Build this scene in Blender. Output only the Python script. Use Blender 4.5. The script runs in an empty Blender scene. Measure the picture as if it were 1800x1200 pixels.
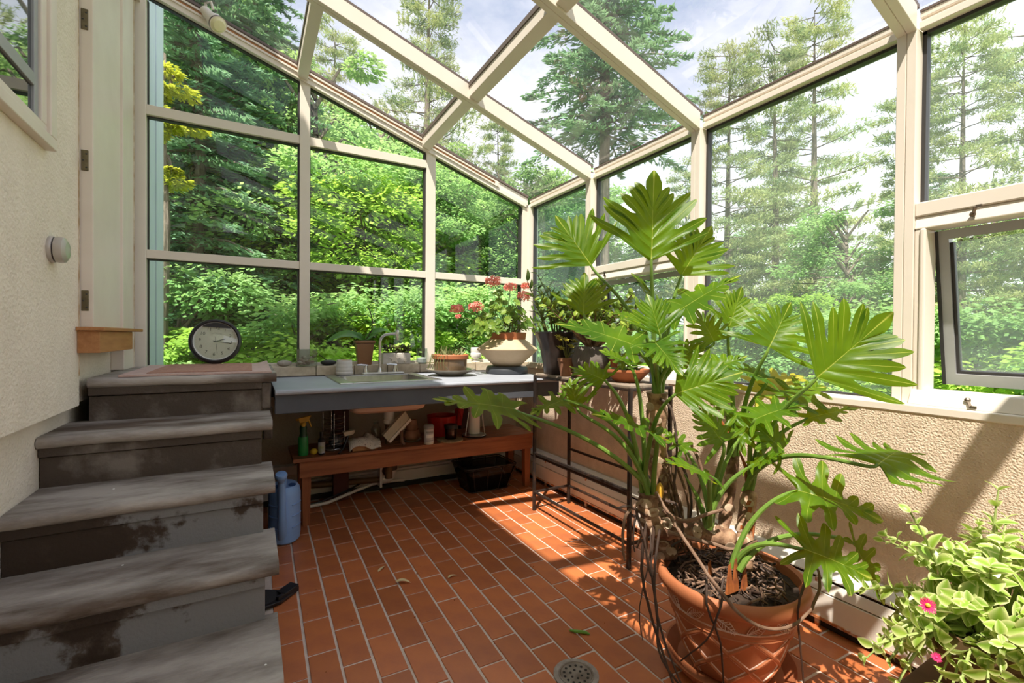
import bpy, bmesh, math, random
import numpy as np
from mathutils import Vector, Matrix, noise
from mathutils.geometry import tessellate_polygon
SC = bpy.context.scene
COL = SC.collection
rnd = random.Random(7)
PI = math.pi
V = Vector

# ------------------------------------------------------------------ camera
cam_d = bpy.data.cameras.new('camera')
cam = bpy.data.objects.new('camera', cam_d)
COL.objects.link(cam)
YAW, PITCH, ROLL = 0.514458624, -0.0101125401, 0.00745553
fwd = V((math.sin(YAW)*math.cos(PITCH), math.cos(YAW)*math.cos(PITCH), math.sin(PITCH)))
r0 = V((math.cos(YAW), -math.sin(YAW), 0)); u0 = r0.cross(fwd)
rgt = r0*math.cos(ROLL) + u0*math.sin(ROLL); upv = u0*math.cos(ROLL) - r0*math.sin(ROLL)
cam.matrix_world = Matrix(((rgt.x, upv.x, -fwd.x, 0), (rgt.y, upv.y, -fwd.y, 0), (rgt.z, upv.z, -fwd.z, 1.12), (0, 0, 0, 1)))
cam_d.sensor_width = 36; cam_d.lens = 815.0/1800*36
cam_d.clip_start = 0.05; cam_d.clip_end = 300
SC.camera = cam

# ------------------------------------------------------------------ world, sun, exposure
w = bpy.data.worlds.new('world'); SC.world = w; w.use_nodes = True
nt = w.node_tree; nt.nodes.clear()
o = nt.nodes.new('ShaderNodeOutputWorld'); bg = nt.nodes.new('ShaderNodeBackground')
tc = nt.nodes.new('ShaderNodeTexCoord'); mp = nt.nodes.new('ShaderNodeMapping'); mp.inputs['Scale'].default_value = (1, 1, 2.2)
nz = nt.nodes.new('ShaderNodeTexNoise'); nz.inputs['Scale'].default_value = 2.6; nz.inputs['Detail'].default_value = 7; nz.inputs['Roughness'].default_value = .58
cr = nt.nodes.new('ShaderNodeValToRGB')
cr.color_ramp.elements[0].position = .38; cr.color_ramp.elements[0].color = (.30, .36, .50, 1)
cr.color_ramp.elements[1].position = .60; cr.color_ramp.elements[1].color = (.62, .64, .71, 1)
sx = nt.nodes.new('ShaderNodeSeparateXYZ'); mr = nt.nodes.new('ShaderNodeMapRange')
mr.inputs['From Min'].default_value = .10; mr.inputs['From Max'].default_value = .48
mix = nt.nodes.new('ShaderNodeMix'); mix.data_type = 'RGBA'; mix.inputs[6].default_value = (1, 1, 1, 1)
L = nt.links.new
L(tc.outputs['Generated'], mp.inputs['Vector']); L(mp.outputs['Vector'], nz.inputs['Vector']); L(nz.outputs['Fac'], cr.inputs['Fac'])
L(tc.outputs['Generated'], sx.inputs[0]); L(sx.outputs['Z'], mr.inputs['Value']); L(mr.outputs[0], mix.inputs[0]); L(cr.outputs[0], mix.inputs[7])
L(mix.outputs[2], bg.inputs['Color']); L(bg.outputs[0], o.inputs['Surface'])
bg.inputs['Strength'].default_value = 1.15
sun_d = bpy.data.lights.new('sun', 'SUN'); sun = bpy.data.objects.new('sun', sun_d); COL.objects.link(sun)
SUNDIR = V((.385, .38, -1)).normalized()
sun.rotation_euler = SUNDIR.to_track_quat('-Z', 'Y').to_euler()
sun_d.energy = 6.2; sun_d.angle = math.radians(.6); sun_d.color = (1.0, .94, .84)
SC.view_settings.view_transform = 'Standard'; SC.view_settings.look = 'None'
SC.view_settings.gamma = 1; SC.view_settings.use_curve_mapping = False
SC.view_settings.exposure = 1.06
cy = SC.cycles
cy.max_bounces = 10; cy.diffuse_bounces = 5; cy.glossy_bounces = 4; cy.transmission_bounces = 6; cy.transparent_max_bounces = 24
cy.caustics_reflective = False; cy.caustics_refractive = False; cy.sample_clamp_indirect = 6

# ------------------------------------------------------------------ helpers
ORG = {}
def props(o, label=None, cat=None, group=None, kind=None):
    if label: o['label'] = label
    if cat: o['category'] = cat
    if group: o['group'] = group
    if kind: o['kind'] = kind
    return o
def root(name, loc=(0, 0, 0), label=None, cat=None, group=None, kind=None):
    o = bpy.data.objects.new(name, None); COL.objects.link(o); o.location = loc; o.empty_display_size = .05
    ORG[o.name] = V(loc)
    return props(o, label, cat, group, kind)

class G:
    """collects faces; build() links them as one mesh object"""
    def __init__(s): s.v = []; s.f = []; s.m = []; s.mi = 0; s.a = None
    def add(s, vs, fs):
        n = len(s.v); s.v += [tuple(p) for p in vs]
        s.f += [tuple(i+n for i in f) for f in fs]; s.m += [s.mi]*len(fs)
        return s
    def box(s, x0, x1, y0, y1, z0, z1):
        return s.hexa([(x0,y0,z0),(x1,y0,z0),(x1,y1,z0),(x0,y1,z0),(x0,y0,z1),(x1,y0,z1),(x1,y1,z1),(x0,y1,z1)])
    def hexa(s, p):
        return s.add(p, [(3,2,1,0),(4,5,6,7),(0,1,5,4),(1,2,6,5),(2,3,7,6),(3,0,4,7)])
    def obox(s, c, sz, M):
        c = V(c); q = []
        for z in (-.5, .5):
            for x, y in ((-.5,-.5),(.5,-.5),(.5,.5),(-.5,.5)):
                q.append(c + M @ V((x*sz[0], y*sz[1], z*sz[2])))
        return s.hexa(q)
    def bar(s, a, b, wd, hg, up=(0, 0, 1)):
        a, b = V(a), V(b); d = (b-a).normalized(); u = V(up); sd = d.cross(u).normalized(); u = sd.cross(d)
        q = []
        for p in (a, b):
            for i, j in ((-.5,-.5),(.5,-.5),(.5,.5),(-.5,.5)): q.append(p+sd*wd*i+u*hg*j)
        return s.hexa([q[k] for k in (0,1,2,3,4,5,6,7)])
    def tube(s, pts, r, n=8, cap=True):
        pts = [V(p) for p in pts]; m = len(pts)
        if not isinstance(r, (list, tuple)): r = [r]*m
        ref = None; vs = []
        for i, p in enumerate(pts):
            t = (pts[min(i+1, m-1)]-pts[max(i-1, 0)])
            t = t.normalized() if t.length > 1e-9 else V((0, 0, 1))
            if ref is None:
                ref = V((1, 0, 0)) if abs(t.x) < .8 else V((0, 1, 0))
            ref = (ref - t*ref.dot(t))
            ref = ref.normalized() if ref.length > 1e-6 else t.orthogonal().normalized()
            b = t.cross(ref)
            vs += [p+(ref*math.cos(2*PI*k/n)+b*math.sin(2*PI*k/n))*r[i] for k in range(n)]
        fs = [(i*n+k, i*n+(k+1) % n, (i+1)*n+(k+1) % n, (i+1)*n+k) for i in range(m-1) for k in range(n)]
        if cap: fs += [tuple(range(n-1, -1, -1)), tuple(range((m-1)*n, m*n))]
        return s.add(vs, fs)
    def lathe(s, prof, c=(0, 0, 0), n=32, ax=None, squash=1.0, cap=True):
        c = V(c); M = ax.to_3x3() if ax is not None else Matrix.Identity(3); vs = []; m = len(prof)
        for r, z in prof:
            for k in range(n):
                a = 2*PI*k/n; vs.append(c + M @ V((r*math.cos(a), r*math.sin(a)*squash, z)))
        fs = [(i*n+k, i*n+(k+1) % n, (i+1)*n+(k+1) % n, (i+1)*n+k) for i in range(m-1) for k in range(n)]
        if cap and prof[0][0] > 1e-5: fs.append(tuple(range(n-1, -1, -1)))
        if cap and prof[-1][0] > 1e-5: fs.append(tuple(range((m-1)*n, m*n)))
        return s.add(vs, fs)
    def ball(s, c, r, sc=(1, 1, 1), n=12, M=None):
        c = V(c); vs = []; m = max(5, n//2+1); M = M or Matrix.Identity(3)
        for i in range(m+1):
            th = PI*i/m
            for k in range(n):
                a = 2*PI*k/n
                vs.append(c + M @ V((r*sc[0]*math.sin(th)*math.cos(a), r*sc[1]*math.sin(th)*math.sin(a), -r*sc[2]*math.cos(th))))
        fs = [(i*n+k, i*n+(k+1) % n, (i+1)*n+(k+1) % n, (i+1)*n+k) for i in range(m) for k in range(n)]
        return s.add(vs, fs)
    def prism(s, poly, h, M=None, c=(0, 0, 0)):
        """poly: 2-D outline (ccw), extruded along local z by h, then mapped by M and moved to c"""
        M = M or Matrix.Identity(3); c = V(c); n = len(poly)
        vs = [c+M @ V((x, y, 0)) for x, y in poly]+[c+M @ V((x, y, h)) for x, y in poly]
        tri = tessellate_polygon([[V((x, y, 0)) for x, y in poly]])
        fs = [tuple(reversed(t)) for t in tri]+[tuple(i+n for i in t) for t in tri]
        fs += [(i, (i+1) % n, (i+1) % n+n, i+n) for i in range(n)]
        return s.add(vs, fs)
    def build(s, name, mats, parent=None, smooth=False, bevel=0, seg=2, auto=35, **kw):
        org = ORG[parent.name] if parent is not None else V(kw.pop('loc', (0, 0, 0)))
        me = bpy.data.meshes.new(name)
        me.from_pydata([tuple(V(p)-org) for p in s.v], [], s.f)
        if not isinstance(mats, (list, tuple)): mats = [mats]
        for m in mats: me.materials.append(m)
        if len(mats) > 1: me.polygons.foreach_set('material_index', s.m)
        bm = bmesh.new(); bm.from_mesh(me)
        bmesh.ops.recalc_face_normals(bm, faces=bm.faces)
        bm.to_mesh(me); bm.free()
        if s.a:
            at = me.attributes.new('vein', 'FLOAT', 'POINT'); at.data.foreach_set('value', s.a)
        if smooth:
            me.polygons.foreach_set('use_smooth', [True]*len(me.polygons))
            if auto: me.set_sharp_from_angle(angle=math.radians(auto))
        me.update()
        return link(name, me, parent, org, bevel, seg, **kw)
def link(name, me, parent, org, bevel=0, seg=2, **kw):
    ob = bpy.data.objects.new(name, me); COL.objects.link(ob)
    if parent is not None: ob.parent = parent
    else: ob.location = org
    ORG[ob.name] = V(org)
    if bevel:
        b = ob.modifiers.new('bevel', 'BEVEL'); b.width = bevel; b.segments = seg; b.limit_method = 'ANGLE'; b.angle_limit = math.radians(40)
    return props(ob, **kw)
def piece(name, me, parent, M):
    """a shared-mesh part placed by world matrix M under a root at ORG[parent]"""
    ob = bpy.data.objects.new(name, me); COL.objects.link(ob); ob.parent = parent
    ob.matrix_basis = Matrix.Translation(-ORG[parent.name]) @ M
    ORG[ob.name] = ORG[parent.name]
    return ob
def mesh_np(name, verts, quads, mat):
    me = bpy.data.meshes.new(name); n = len(verts); q = len(quads); k = quads.shape[1]
    me.vertices.add(n); me.vertices.foreach_set('co', np.ascontiguousarray(verts, np.float32).ravel())
    me.loops.add(q*k); me.loops.foreach_set('vertex_index', np.ascontiguousarray(quads, np.int32).ravel())
    me.polygons.add(q); me.polygons.foreach_set('loop_start', np.arange(0, q*k, k, dtype=np.int32))
    me.update(calc_edges=True); me.validate()
    me.materials.append(mat)
    return me

# ------------------------------------------------------------------ materials
def mat(name, col, rough=.55, metal=0, col2=None, nscale=6, ndet=4, lo=.35, hi=.65, bump=0, bscale=60, spec=.4, stretch=None, trans=0, emit=None, coat=0, ior=None, thirds=None, rand=0, xramp=None):
    m = bpy.data.materials.new(name); m.use_nodes = True; t = m.node_tree; b = t.nodes['Principled BSDF']
    N = t.nodes.new; l = t.links.new
    b.inputs['Roughness'].default_value = rough; b.inputs['Metallic'].default_value = metal
    b.inputs['Specular IOR Level'].default_value = spec; b.inputs['Base Color'].default_value = (*col, 1)
    if coat: b.inputs['Coat Weight'].default_value = coat; b.inputs['Coat Roughness'].default_value = .15
    if trans: b.inputs['Transmission Weight'].default_value = trans
    if ior: b.inputs['IOR'].default_value = ior
    if emit: b.inputs['Emission Color'].default_value = (*emit[0], 1); b.inputs['Emission Strength'].default_value = emit[1]
    tcn = N('ShaderNodeTexCoord'); src = tcn.outputs['Object']
    if stretch:
        mpn = N('ShaderNodeMapping'); mpn.inputs['Scale'].default_value = stretch; l(src, mpn.inputs['Vector']); src = mpn.outputs[0]
    out = None
    if col2:
        n = N('ShaderNodeTexNoise'); n.inputs['Scale'].default_value = nscale; n.inputs['Detail'].default_value = ndet; n.inputs['Roughness'].default_value = .6
        l(src, n.inputs['Vector']); r = N('ShaderNodeValToRGB'); e = r.color_ramp.elements
        e[0].position = lo; e[0].color = (*col, 1); e[1].position = hi; e[1].color = (*col2, 1)
        if thirds:
            x = e.new((lo+hi)/2); x.color = (*thirds, 1)
        fac = n.outputs['Fac']
        if xramp:   # stain front: the noise threshold drifts along x, so a stain covers one end of the stone
            sx_ = N('ShaderNodeSeparateXYZ'); l(tcn.outputs['Object'], sx_.inputs[0]); ma = N('ShaderNodeMapRange'); ma.inputs['From Min'].default_value = xramp[0]; ma.inputs['From Max'].default_value = xramp[1]
            ma.inputs['To Min'].default_value = xramp[2]; ma.inputs['To Max'].default_value = xramp[3]; l(sx_.outputs['X'], ma.inputs['Value'])
            ad = N('ShaderNodeMath'); l(fac, ad.inputs[0]); l(ma.outputs[0], ad.inputs[1]); fac = ad.outputs[0]
        l(fac, r.inputs['Fac']); out = r.outputs[0]
    if rand:
        oi = N('ShaderNodeObjectInfo'); hs = N('ShaderNodeHueSaturation'); mm = N('ShaderNodeMapRange')
        mm.inputs['To Min'].default_value = 1-rand; mm.inputs['To Max'].default_value = 1+rand
        l(oi.outputs['Random'], mm.inputs['Value']); l(mm.outputs[0], hs.inputs['Value'])
        if out: l(out, hs.inputs['Color'])
        else: hs.inputs['Color'].default_value = (*col, 1)
        out = hs.outputs[0]
    if out: l(out, b.inputs['Base Color'])
    if bump:
        n2 = N('ShaderNodeTexNoise'); n2.inputs['Scale'].default_value = bscale; n2.inputs['Detail'].default_value = 3
        l(src, n2.inputs['Vector']); bp = N('ShaderNodeBump'); bp.inputs['Strength'].default_value = bump; bp.inputs['Distance'].default_value = .01
        l(n2.outputs['Fac'], bp.inputs['Height']); l(bp.outputs[0], b.inputs['Normal'])
    return m
def schlick(t, f0, f1):
    """reflectance that rises towards grazing angles, the same from both sides of a thin sheet"""
    lw = t.nodes.new('ShaderNodeLayerWeight'); lw.inputs['Blend'].default_value = .5
    pw = t.nodes.new('ShaderNodeMath'); pw.operation = 'POWER'; pw.inputs[1].default_value = 5; t.links.new(lw.outputs['Facing'], pw.inputs[0])
    ma = t.nodes.new('ShaderNodeMath'); ma.operation = 'MULTIPLY_ADD'; ma.use_clamp = True; ma.inputs[1].default_value = f1; ma.inputs[2].default_value = f0; t.links.new(pw.outputs[0], ma.inputs[0])
    return ma.outputs[0]
def leafmat(name, col, col2, tcol, tfac=.45, nscale=8, rough=.4, vein=None, gloss=.12, rand=0):
    m = bpy.data.materials.new(name); m.use_nodes = True; t = m.node_tree; t.nodes.clear(); N = t.nodes.new; l = t.links.new
    out = N('ShaderNodeOutputMaterial'); tcn = N('ShaderNodeTexCoord'); n = N('ShaderNodeTexNoise'); n.inputs['Scale'].default_value = nscale; n.inputs['Detail'].default_value = 3
    l(tcn.outputs['Object'], n.inputs['Vector'])
    r = N('ShaderNodeValToRGB'); e = r.color_ramp.elements; e[0].position = .36; e[0].color = (*col, 1); e[1].position = .64; e[1].color = (*col2, 1)
    l(n.outputs['Fac'], r.inputs['Fac']); c = r.outputs[0]
    tn = N('ShaderNodeMix'); tn.data_type = 'RGBA'; tn.blend_type = 'MIX'; tn.inputs[0].default_value = .65; tn.inputs[7].default_value = (*tcol, 1); l(c, tn.inputs[6]); tcc = tn.outputs[2]
    if rand:
        oi = N('ShaderNodeObjectInfo')
        def hv(cin):
            hs = N('ShaderNodeHueSaturation'); mm = N('ShaderNodeMapRange'); mm.inputs['To Min'].default_value = 1-rand; mm.inputs['To Max'].default_value = 1+rand
            l(oi.outputs['Random'], mm.inputs['Value']); l(mm.outputs[0], hs.inputs['Value'])
            m2 = N('ShaderNodeMapRange'); m2.inputs['To Min'].default_value = .5+rand*.05; m2.inputs['To Max'].default_value = .5-rand*.05
            l(oi.outputs['Random'], m2.inputs['Value']); l(m2.outputs[0], hs.inputs['Hue']); l(cin, hs.inputs['Color']); return hs.outputs[0]
        c = hv(c); tcc = hv(tcc)
    if vein:
        at = N('ShaderNodeAttribute'); at.attribute_name = 'vein'; pw = N('ShaderNodeMath'); pw.operation = 'POWER'; pw.inputs[1].default_value = vein[1]
        l(at.outputs['Fac'], pw.inputs[0])
        vm = N('ShaderNodeMix'); vm.data_type = 'RGBA'; l(pw.outputs[0], vm.inputs[0]); l(c, vm.inputs[6]); vm.inputs[7].default_value = (*vein[0], 1); c = vm.outputs[2]
        v2 = N('ShaderNodeMix'); v2.data_type = 'RGBA'; l(pw.outputs[0], v2.inputs[0]); l(tcc, v2.inputs[6]); v2.inputs[7].default_value = (*vein[0], 1); tcc = v2.outputs[2]
    d = N('ShaderNodeBsdfDiffuse'); l(c, d.inputs['Color']); tr = N('ShaderNodeBsdfTranslucent'); l(tcc, tr.inputs['Color'])
    mx = N('ShaderNodeMixShader'); mx.inputs[0].default_value = tfac; l(d.outputs[0], mx.inputs[1]); l(tr.outputs[0], mx.inputs[2])
    res = mx.outputs[0]
    if gloss:
        g = N('ShaderNodeBsdfGlossy'); g.inputs['Roughness'].default_value = rough; g.inputs['Color'].default_value = (1, 1, 1, 1)
        m3 = N('ShaderNodeMixShader'); l(schlick(t, gloss*.35, gloss*3), m3.inputs[0]); l(res, m3.inputs[1]); l(g.outputs[0], m3.inputs[2]); res = m3.outputs[0]
    l(res, out.inputs['Surface'])
    return m
def glassmat(name, tint, refl=1.0, haze=0, hcol=(.8, .9, .9), rough=0):
    m = bpy.data.materials.new(name); m.use_nodes = True; t = m.node_tree; t.nodes.clear(); N = t.nodes.new; l = t.links.new
    out = N('ShaderNodeOutputMaterial'); tr = N('ShaderNodeBsdfTransparent'); tr.inputs['Color'].default_value = (*tint, 1)
    g = N('ShaderNodeBsdfGlossy'); g.inputs['Roughness'].default_value = rough
    a = tr.outputs[0]
    if haze:
        d = N('ShaderNodeBsdfDiffuse'); d.inputs['Color'].default_value = (*hcol, 1); t2 = N('ShaderNodeBsdfTranslucent'); t2.inputs['Color'].default_value = (*hcol, 1)
        mh = N('ShaderNodeMixShader'); mh.inputs[0].default_value = .6; l(d.outputs[0], mh.inputs[1]); l(t2.outputs[0], mh.inputs[2])
        m1 = N('ShaderNodeMixShader'); l(a, m1.inputs[1]); l(mh.outputs[0], m1.inputs[2]); m1.inputs[0].default_value = haze; a = m1.outputs[0]
    mx = N('ShaderNodeMixShader'); l(schlick(t, .05*refl, .85), mx.inputs[0]); l(a, mx.inputs[1]); l(g.outputs[0], mx.inputs[2]); l(mx.outputs[0], out.inputs['Surface'])
    return m
M_ = {}
M_['frame'] = mat('cream_painted_aluminium', (.76, .70, .615), .38, col2=(.72, .66, .575), nscale=3)
M_['trimw'] = mat('white_painted_wood', (.76, .685, .60), .42, col2=(.69, .61, .53), nscale=2.5, bump=.04, bscale=30)
M_['gasket'] = mat('dark_rubber_gasket', (.035, .033, .034), .5)
M_['gasket2'] = mat('brown_glazing_bead', (.13, .10, .085), .4)
M_['stucco'] = mat('cream_stucco', (.80, .72, .60), .85, col2=(.74, .66, .54), nscale=9, bump=.55, bscale=75)
M_['stucco_r'] = mat('tan_sand_stucco', (.74, .60, .46), .88, col2=(.64, .51, .38), nscale=14, bump=.75, bscale=150)
M_['stucco_b'] = mat('beige_plaster', (.55, .47, .37), .85, col2=(.48, .41, .32), nscale=5, bump=.25, bscale=90)
M_['grout'] = mat('grey_grout', (.66, .54, .46), .85, col2=(.55, .44, .37), nscale=12, bump=.3, bscale=120)
M_['tile'] = mat('quarry_tile', (.47, .148, .048), .34, col2=(.38, .115, .046), nscale=9, ndet=6, bump=.05, bscale=40, spec=.45, rand=.22)
M_['stone'] = mat('grey_step_stone', (.10, .070, .050), .62, col2=(.40, .36, .32), thirds=(.245, .212, .185), nscale=4.2, ndet=10, lo=.37, hi=.62, bump=.3, bscale=70, stretch=(.5, 1.5, 1.5))
for k_, (lo_, hi_, xr_) in enumerate([(.40, .66, None), (.40, .64, None), (.455, .535, (-.16, -.06, -.12, .10)), (.455, .52, (-.35, .25, -.02, .06)), (.44, .52, None)]):
    M_['riser%d' % k_] = mat('stained_riser_stone', (.036, .022, .014) if k_ > 1 else (.065, .047, .035), .5, col2=(.21, .21, .215) if k_ > 1 else (.20, .17, .145), thirds=(.075, .055, .042) if k_ != 2 else (.05, .032, .022), nscale=3.4, ndet=10, lo=lo_, hi=hi_, bump=.22, bscale=90, xramp=xr_)
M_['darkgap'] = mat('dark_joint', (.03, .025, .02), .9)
M_['sill'] = mat('travertine_sill', (.62, .53, .40), .6, col2=(.48, .39, .27), nscale=22, ndet=6, bump=.1, bscale=60)
M_['bluegrey'] = mat('blue_grey_paint', (.085, .095, .115), .5, col2=(.065, .072, .09), nscale=4, bump=.06, bscale=40)
M_['countertop'] = mat('grey_laminate_top', (.34, .365, .41), .5, col2=(.29, .31, .355), nscale=5, bump=.04, bscale=60)
M_['steel'] = mat('brushed_steel', (.55, .54, .52), .3, 1.0, col2=(.46, .45, .43), nscale=30)
M_['chrome'] = mat('worn_chrome', (.62, .62, .63), .2, 1.0)
M_['wood'] = mat('red_brown_bench_wood', (.33, .115, .045), .45, col2=(.22, .07, .028), nscale=3, ndet=6, bump=.06, bscale=30, stretch=(1.2, 14, 14))
M_['woodv'] = mat('red_brown_leg_wood', (.33, .115, .045), .45, col2=(.22, .07, .028), nscale=3, ndet=6, bump=.06, bscale=30, stretch=(14, 14, 1.2))
M_['cedar'] = mat('orange_cedar', (.46, .22, .085), .5, col2=(.36, .155, .055), nscale=3, ndet=5, bump=.06, bscale=30, stretch=(14, 1.5, 14))
M_['black'] = mat('black_plastic', (.018, .016, .017), .38)
M_['iron'] = mat('weathered_black_iron', (.035, .028, .025), .45, .5, col2=(.11, .06, .035), nscale=25, lo=.5, hi=.75, bump=.15, bscale=80)
M_['white'] = mat('white_plastic', (.78, .77, .74), .4)
M_['heater'] = mat('white_enamel_heater', (.78, .74, .68), .33, col2=(.70, .65, .58), nscale=4)
M_['rust'] = mat('rusted_edge', (.42, .15, .05), .8, col2=(.60, .50, .42), nscale=35, lo=.45, hi=.6, bump=.2, bscale=100)
M_['terra'] = mat('terracotta', (.42, .148, .064), .55, col2=(.36, .122, .052), nscale=7, ndet=6, bump=.08, bscale=60, spec=.3)
M_['terraw'] = mat('limewashed_terracotta', (.56, .30, .20), .75, col2=(.74, .60, .53), nscale=16, lo=.42, hi=.62, bump=.1, bscale=60)
M_['soil'] = mat('dark_soil', (.022, .014, .010), .95, col2=(.05, .03, .02), nscale=30, bump=.8, bscale=60)
M_['root'] = mat('brown_aerial_root', (.13, .07, .042), .7, col2=(.22, .14, .095), nscale=18, bump=.2, bscale=80)
M_['rootd'] = mat('dark_aerial_root', (.032, .019, .014), .6, col2=(.07, .04, .028), nscale=18)
M_['bark'] = mat('scarred_philodendron_stem', (.36, .22, .135), .75, col2=(.13, .065, .038), nscale=24, lo=.4, hi=.62, bump=.4, bscale=45)
M_['scar'] = mat('pale_leaf_scar', (.52, .41, .30), .75, col2=(.36, .26, .18), nscale=30, bump=.1, bscale=90)
M_['husk'] = mat('orange_brown_sheath', (.42, .13, .035), .55, col2=(.20, .06, .025), nscale=20)
M_['glass'] = glassmat('window_glass', (.93, .96, .94), 1.0)
M_['glass_r'] = glassmat('roof_glass', (.77, .75, .73), 1.3, .03, (.75, .75, .78))
M_['glass_h'] = glassmat('hazy_window_glass', (.70, .82, .78), 1.1, .20, (.62, .80, .78))
M_['glass_e'] = glassmat('east_window_glass', (.93, .95, .95), 1.0, .15, (.85, .9, .92))
M_['clearg'] = glassmat('clear_glassware', (.86, .90, .89), 1.6)
# ================================================================== STRUCTURE
# ---- floor: grout bed with single quarry tiles
g = G(); g.box(-.8, 2.02, -2.6, 3.5, -.12, -.0035)
floor = g.build('floor', M_['grout'], kind='structure')
TX, TY, JT = .1015, .2185, .0095
def tile_mesh(wx, wy, name):
    g = G(); h = .0045; b = .0012; x, y = wx/2, wy/2
    lo = [(-x,-y,-.012),(x,-y,-.012),(x,y,-.012),(-x,y,-.012)]; md = [(a, c, -b) for a, c, _ in lo]
    hi = [(a*(1-b/x), c*(1-b/y), 0) for a, c, _ in lo]
    vs = lo+md+hi
    fs = [(3,2,1,0),(8,9,10,11)]+[(i,(i+1)%4,(i+1)%4+4,i+4) for i in range(4)]+[(i+4,(i+1)%4+4,(i+1)%4+8,i+8) for i in range(4)]
    g.add(vs, fs); me = bpy.data.meshes.new(name); me.from_pydata(g.v, [], g.f); me.materials.append(M_['tile']); return me
tm = [tile_mesh(TX-JT, TY-JT, 'tile'), tile_mesh(TX-JT*1.1, TY-JT*.85, 'tile'), tile_mesh(TX-JT*.85, TY-JT*1.1, 'tile')]
tilt = math.radians(-1.15); spots = []
ct, st = math.cos(tilt), math.sin(tilt)
for i in range(-6, 18):
    for j in range(-12, 12):
        lx = i*TX; ly = j*TY+(.5*TY if i % 2 else 0)
        x = .5285+lx*ct-ly*st; y = 1.737+lx*st+ly*ct
        if x < .04 or x > 1.985 or y < -.4 or y > 3.43: continue
        vis = y > .55*x-.35 and y > 1.28-.68*max(x-.9, 0)*1.35 and y > .3
        spots.append((0 if vis else 1, (x-.2)**2+y*y, x, y))
spots.sort()
rest = G(); cnt = 0
for k, (_, d, x, y) in enumerate(spots):
    if x < .09 and y < 2.45: pass
    r = random.Random(k*13+5)
    if cnt < 298:
        M = Matrix.Translation((x, y, r.uniform(-.0008, .0008))) @ Matrix.Rotation(tilt+r.uniform(-.006, .006), 4, 'Z') @ Matrix.Rotation(r.uniform(-.004, .004), 4, 'X')
        piece('tile', tm[k % 3], floor, M); cnt += 1
    else:
        rest.box(x-TX/2+JT/2, x+TX/2-JT/2, y-TY/2+JT/2, y+TY/2-JT/2, -.012, 0)
rest.build('distant_tiles', M_['tile'], floor, kind='stuff')

M_['caulk'] = mat('aged_brown_caulk', (.42, .30, .17), .8, col2=(.70, .62, .50), nscale=14)
# ---- solid walls
g = G(); g.box(2.0, 2.16, -2.6, 3.62, 0, .868)
wr = g.build('wall_right', M_['stucco_r'], kind='structure')
g = G(); g.box(-.8, 2.0, 3.46, 3.62, 0, .85)
wb = g.build('wall_back', M_['stucco_b'], kind='structure')
g = G(); g.box(-.80, 2.16, -2.75, -2.6, 0, 2.9)
g.build('wall_front', M_['stucco'], kind='structure')
g = G(); g.box(-.95, -.60, -7, 2.485, .83, 4.95); g.box(-.95, -.63, 2.485, 3.46, .83, 4.95)
wl = g.build('wall_left', M_['stucco'], kind='structure')
g = G(); g.box(-.95, -.668, -7, 3.46, 0, .83); g.build('recessed_band', M_['stucco'], wl)
g = G(); g.box(-.604, -.5975, 2.480, 2.485, .95, 3.4); g.build('caulk_line', M_['caulk'], wl)

# ---- travertine sill under the gable glazing
sill = root('trim_1', (0, 3.45, .85), kind='structure')
g = G(); g.box(.10, 2.08, 3.355, 3.47, .85, .906); g.build('sill_core', M_['darkgap'], sill)
xs = [.10, .385, .63, .86, 1.10, 1.33, 1.56, 1.80, 2.06]
for k in range(8):
    g = G(); d = rnd.uniform(-.003, .003); g.box(xs[k]+.002, xs[k+1]-.002, 3.335+d, 3.47, .852, .914)
    g.build('tile', M_['sill'], sill, bevel=.003)
g = G(); g.box(1.985, 2.03, 2.62, 3.33, .869, .914); g.build('side_tile', M_['sill'], sill, bevel=.003)

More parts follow.
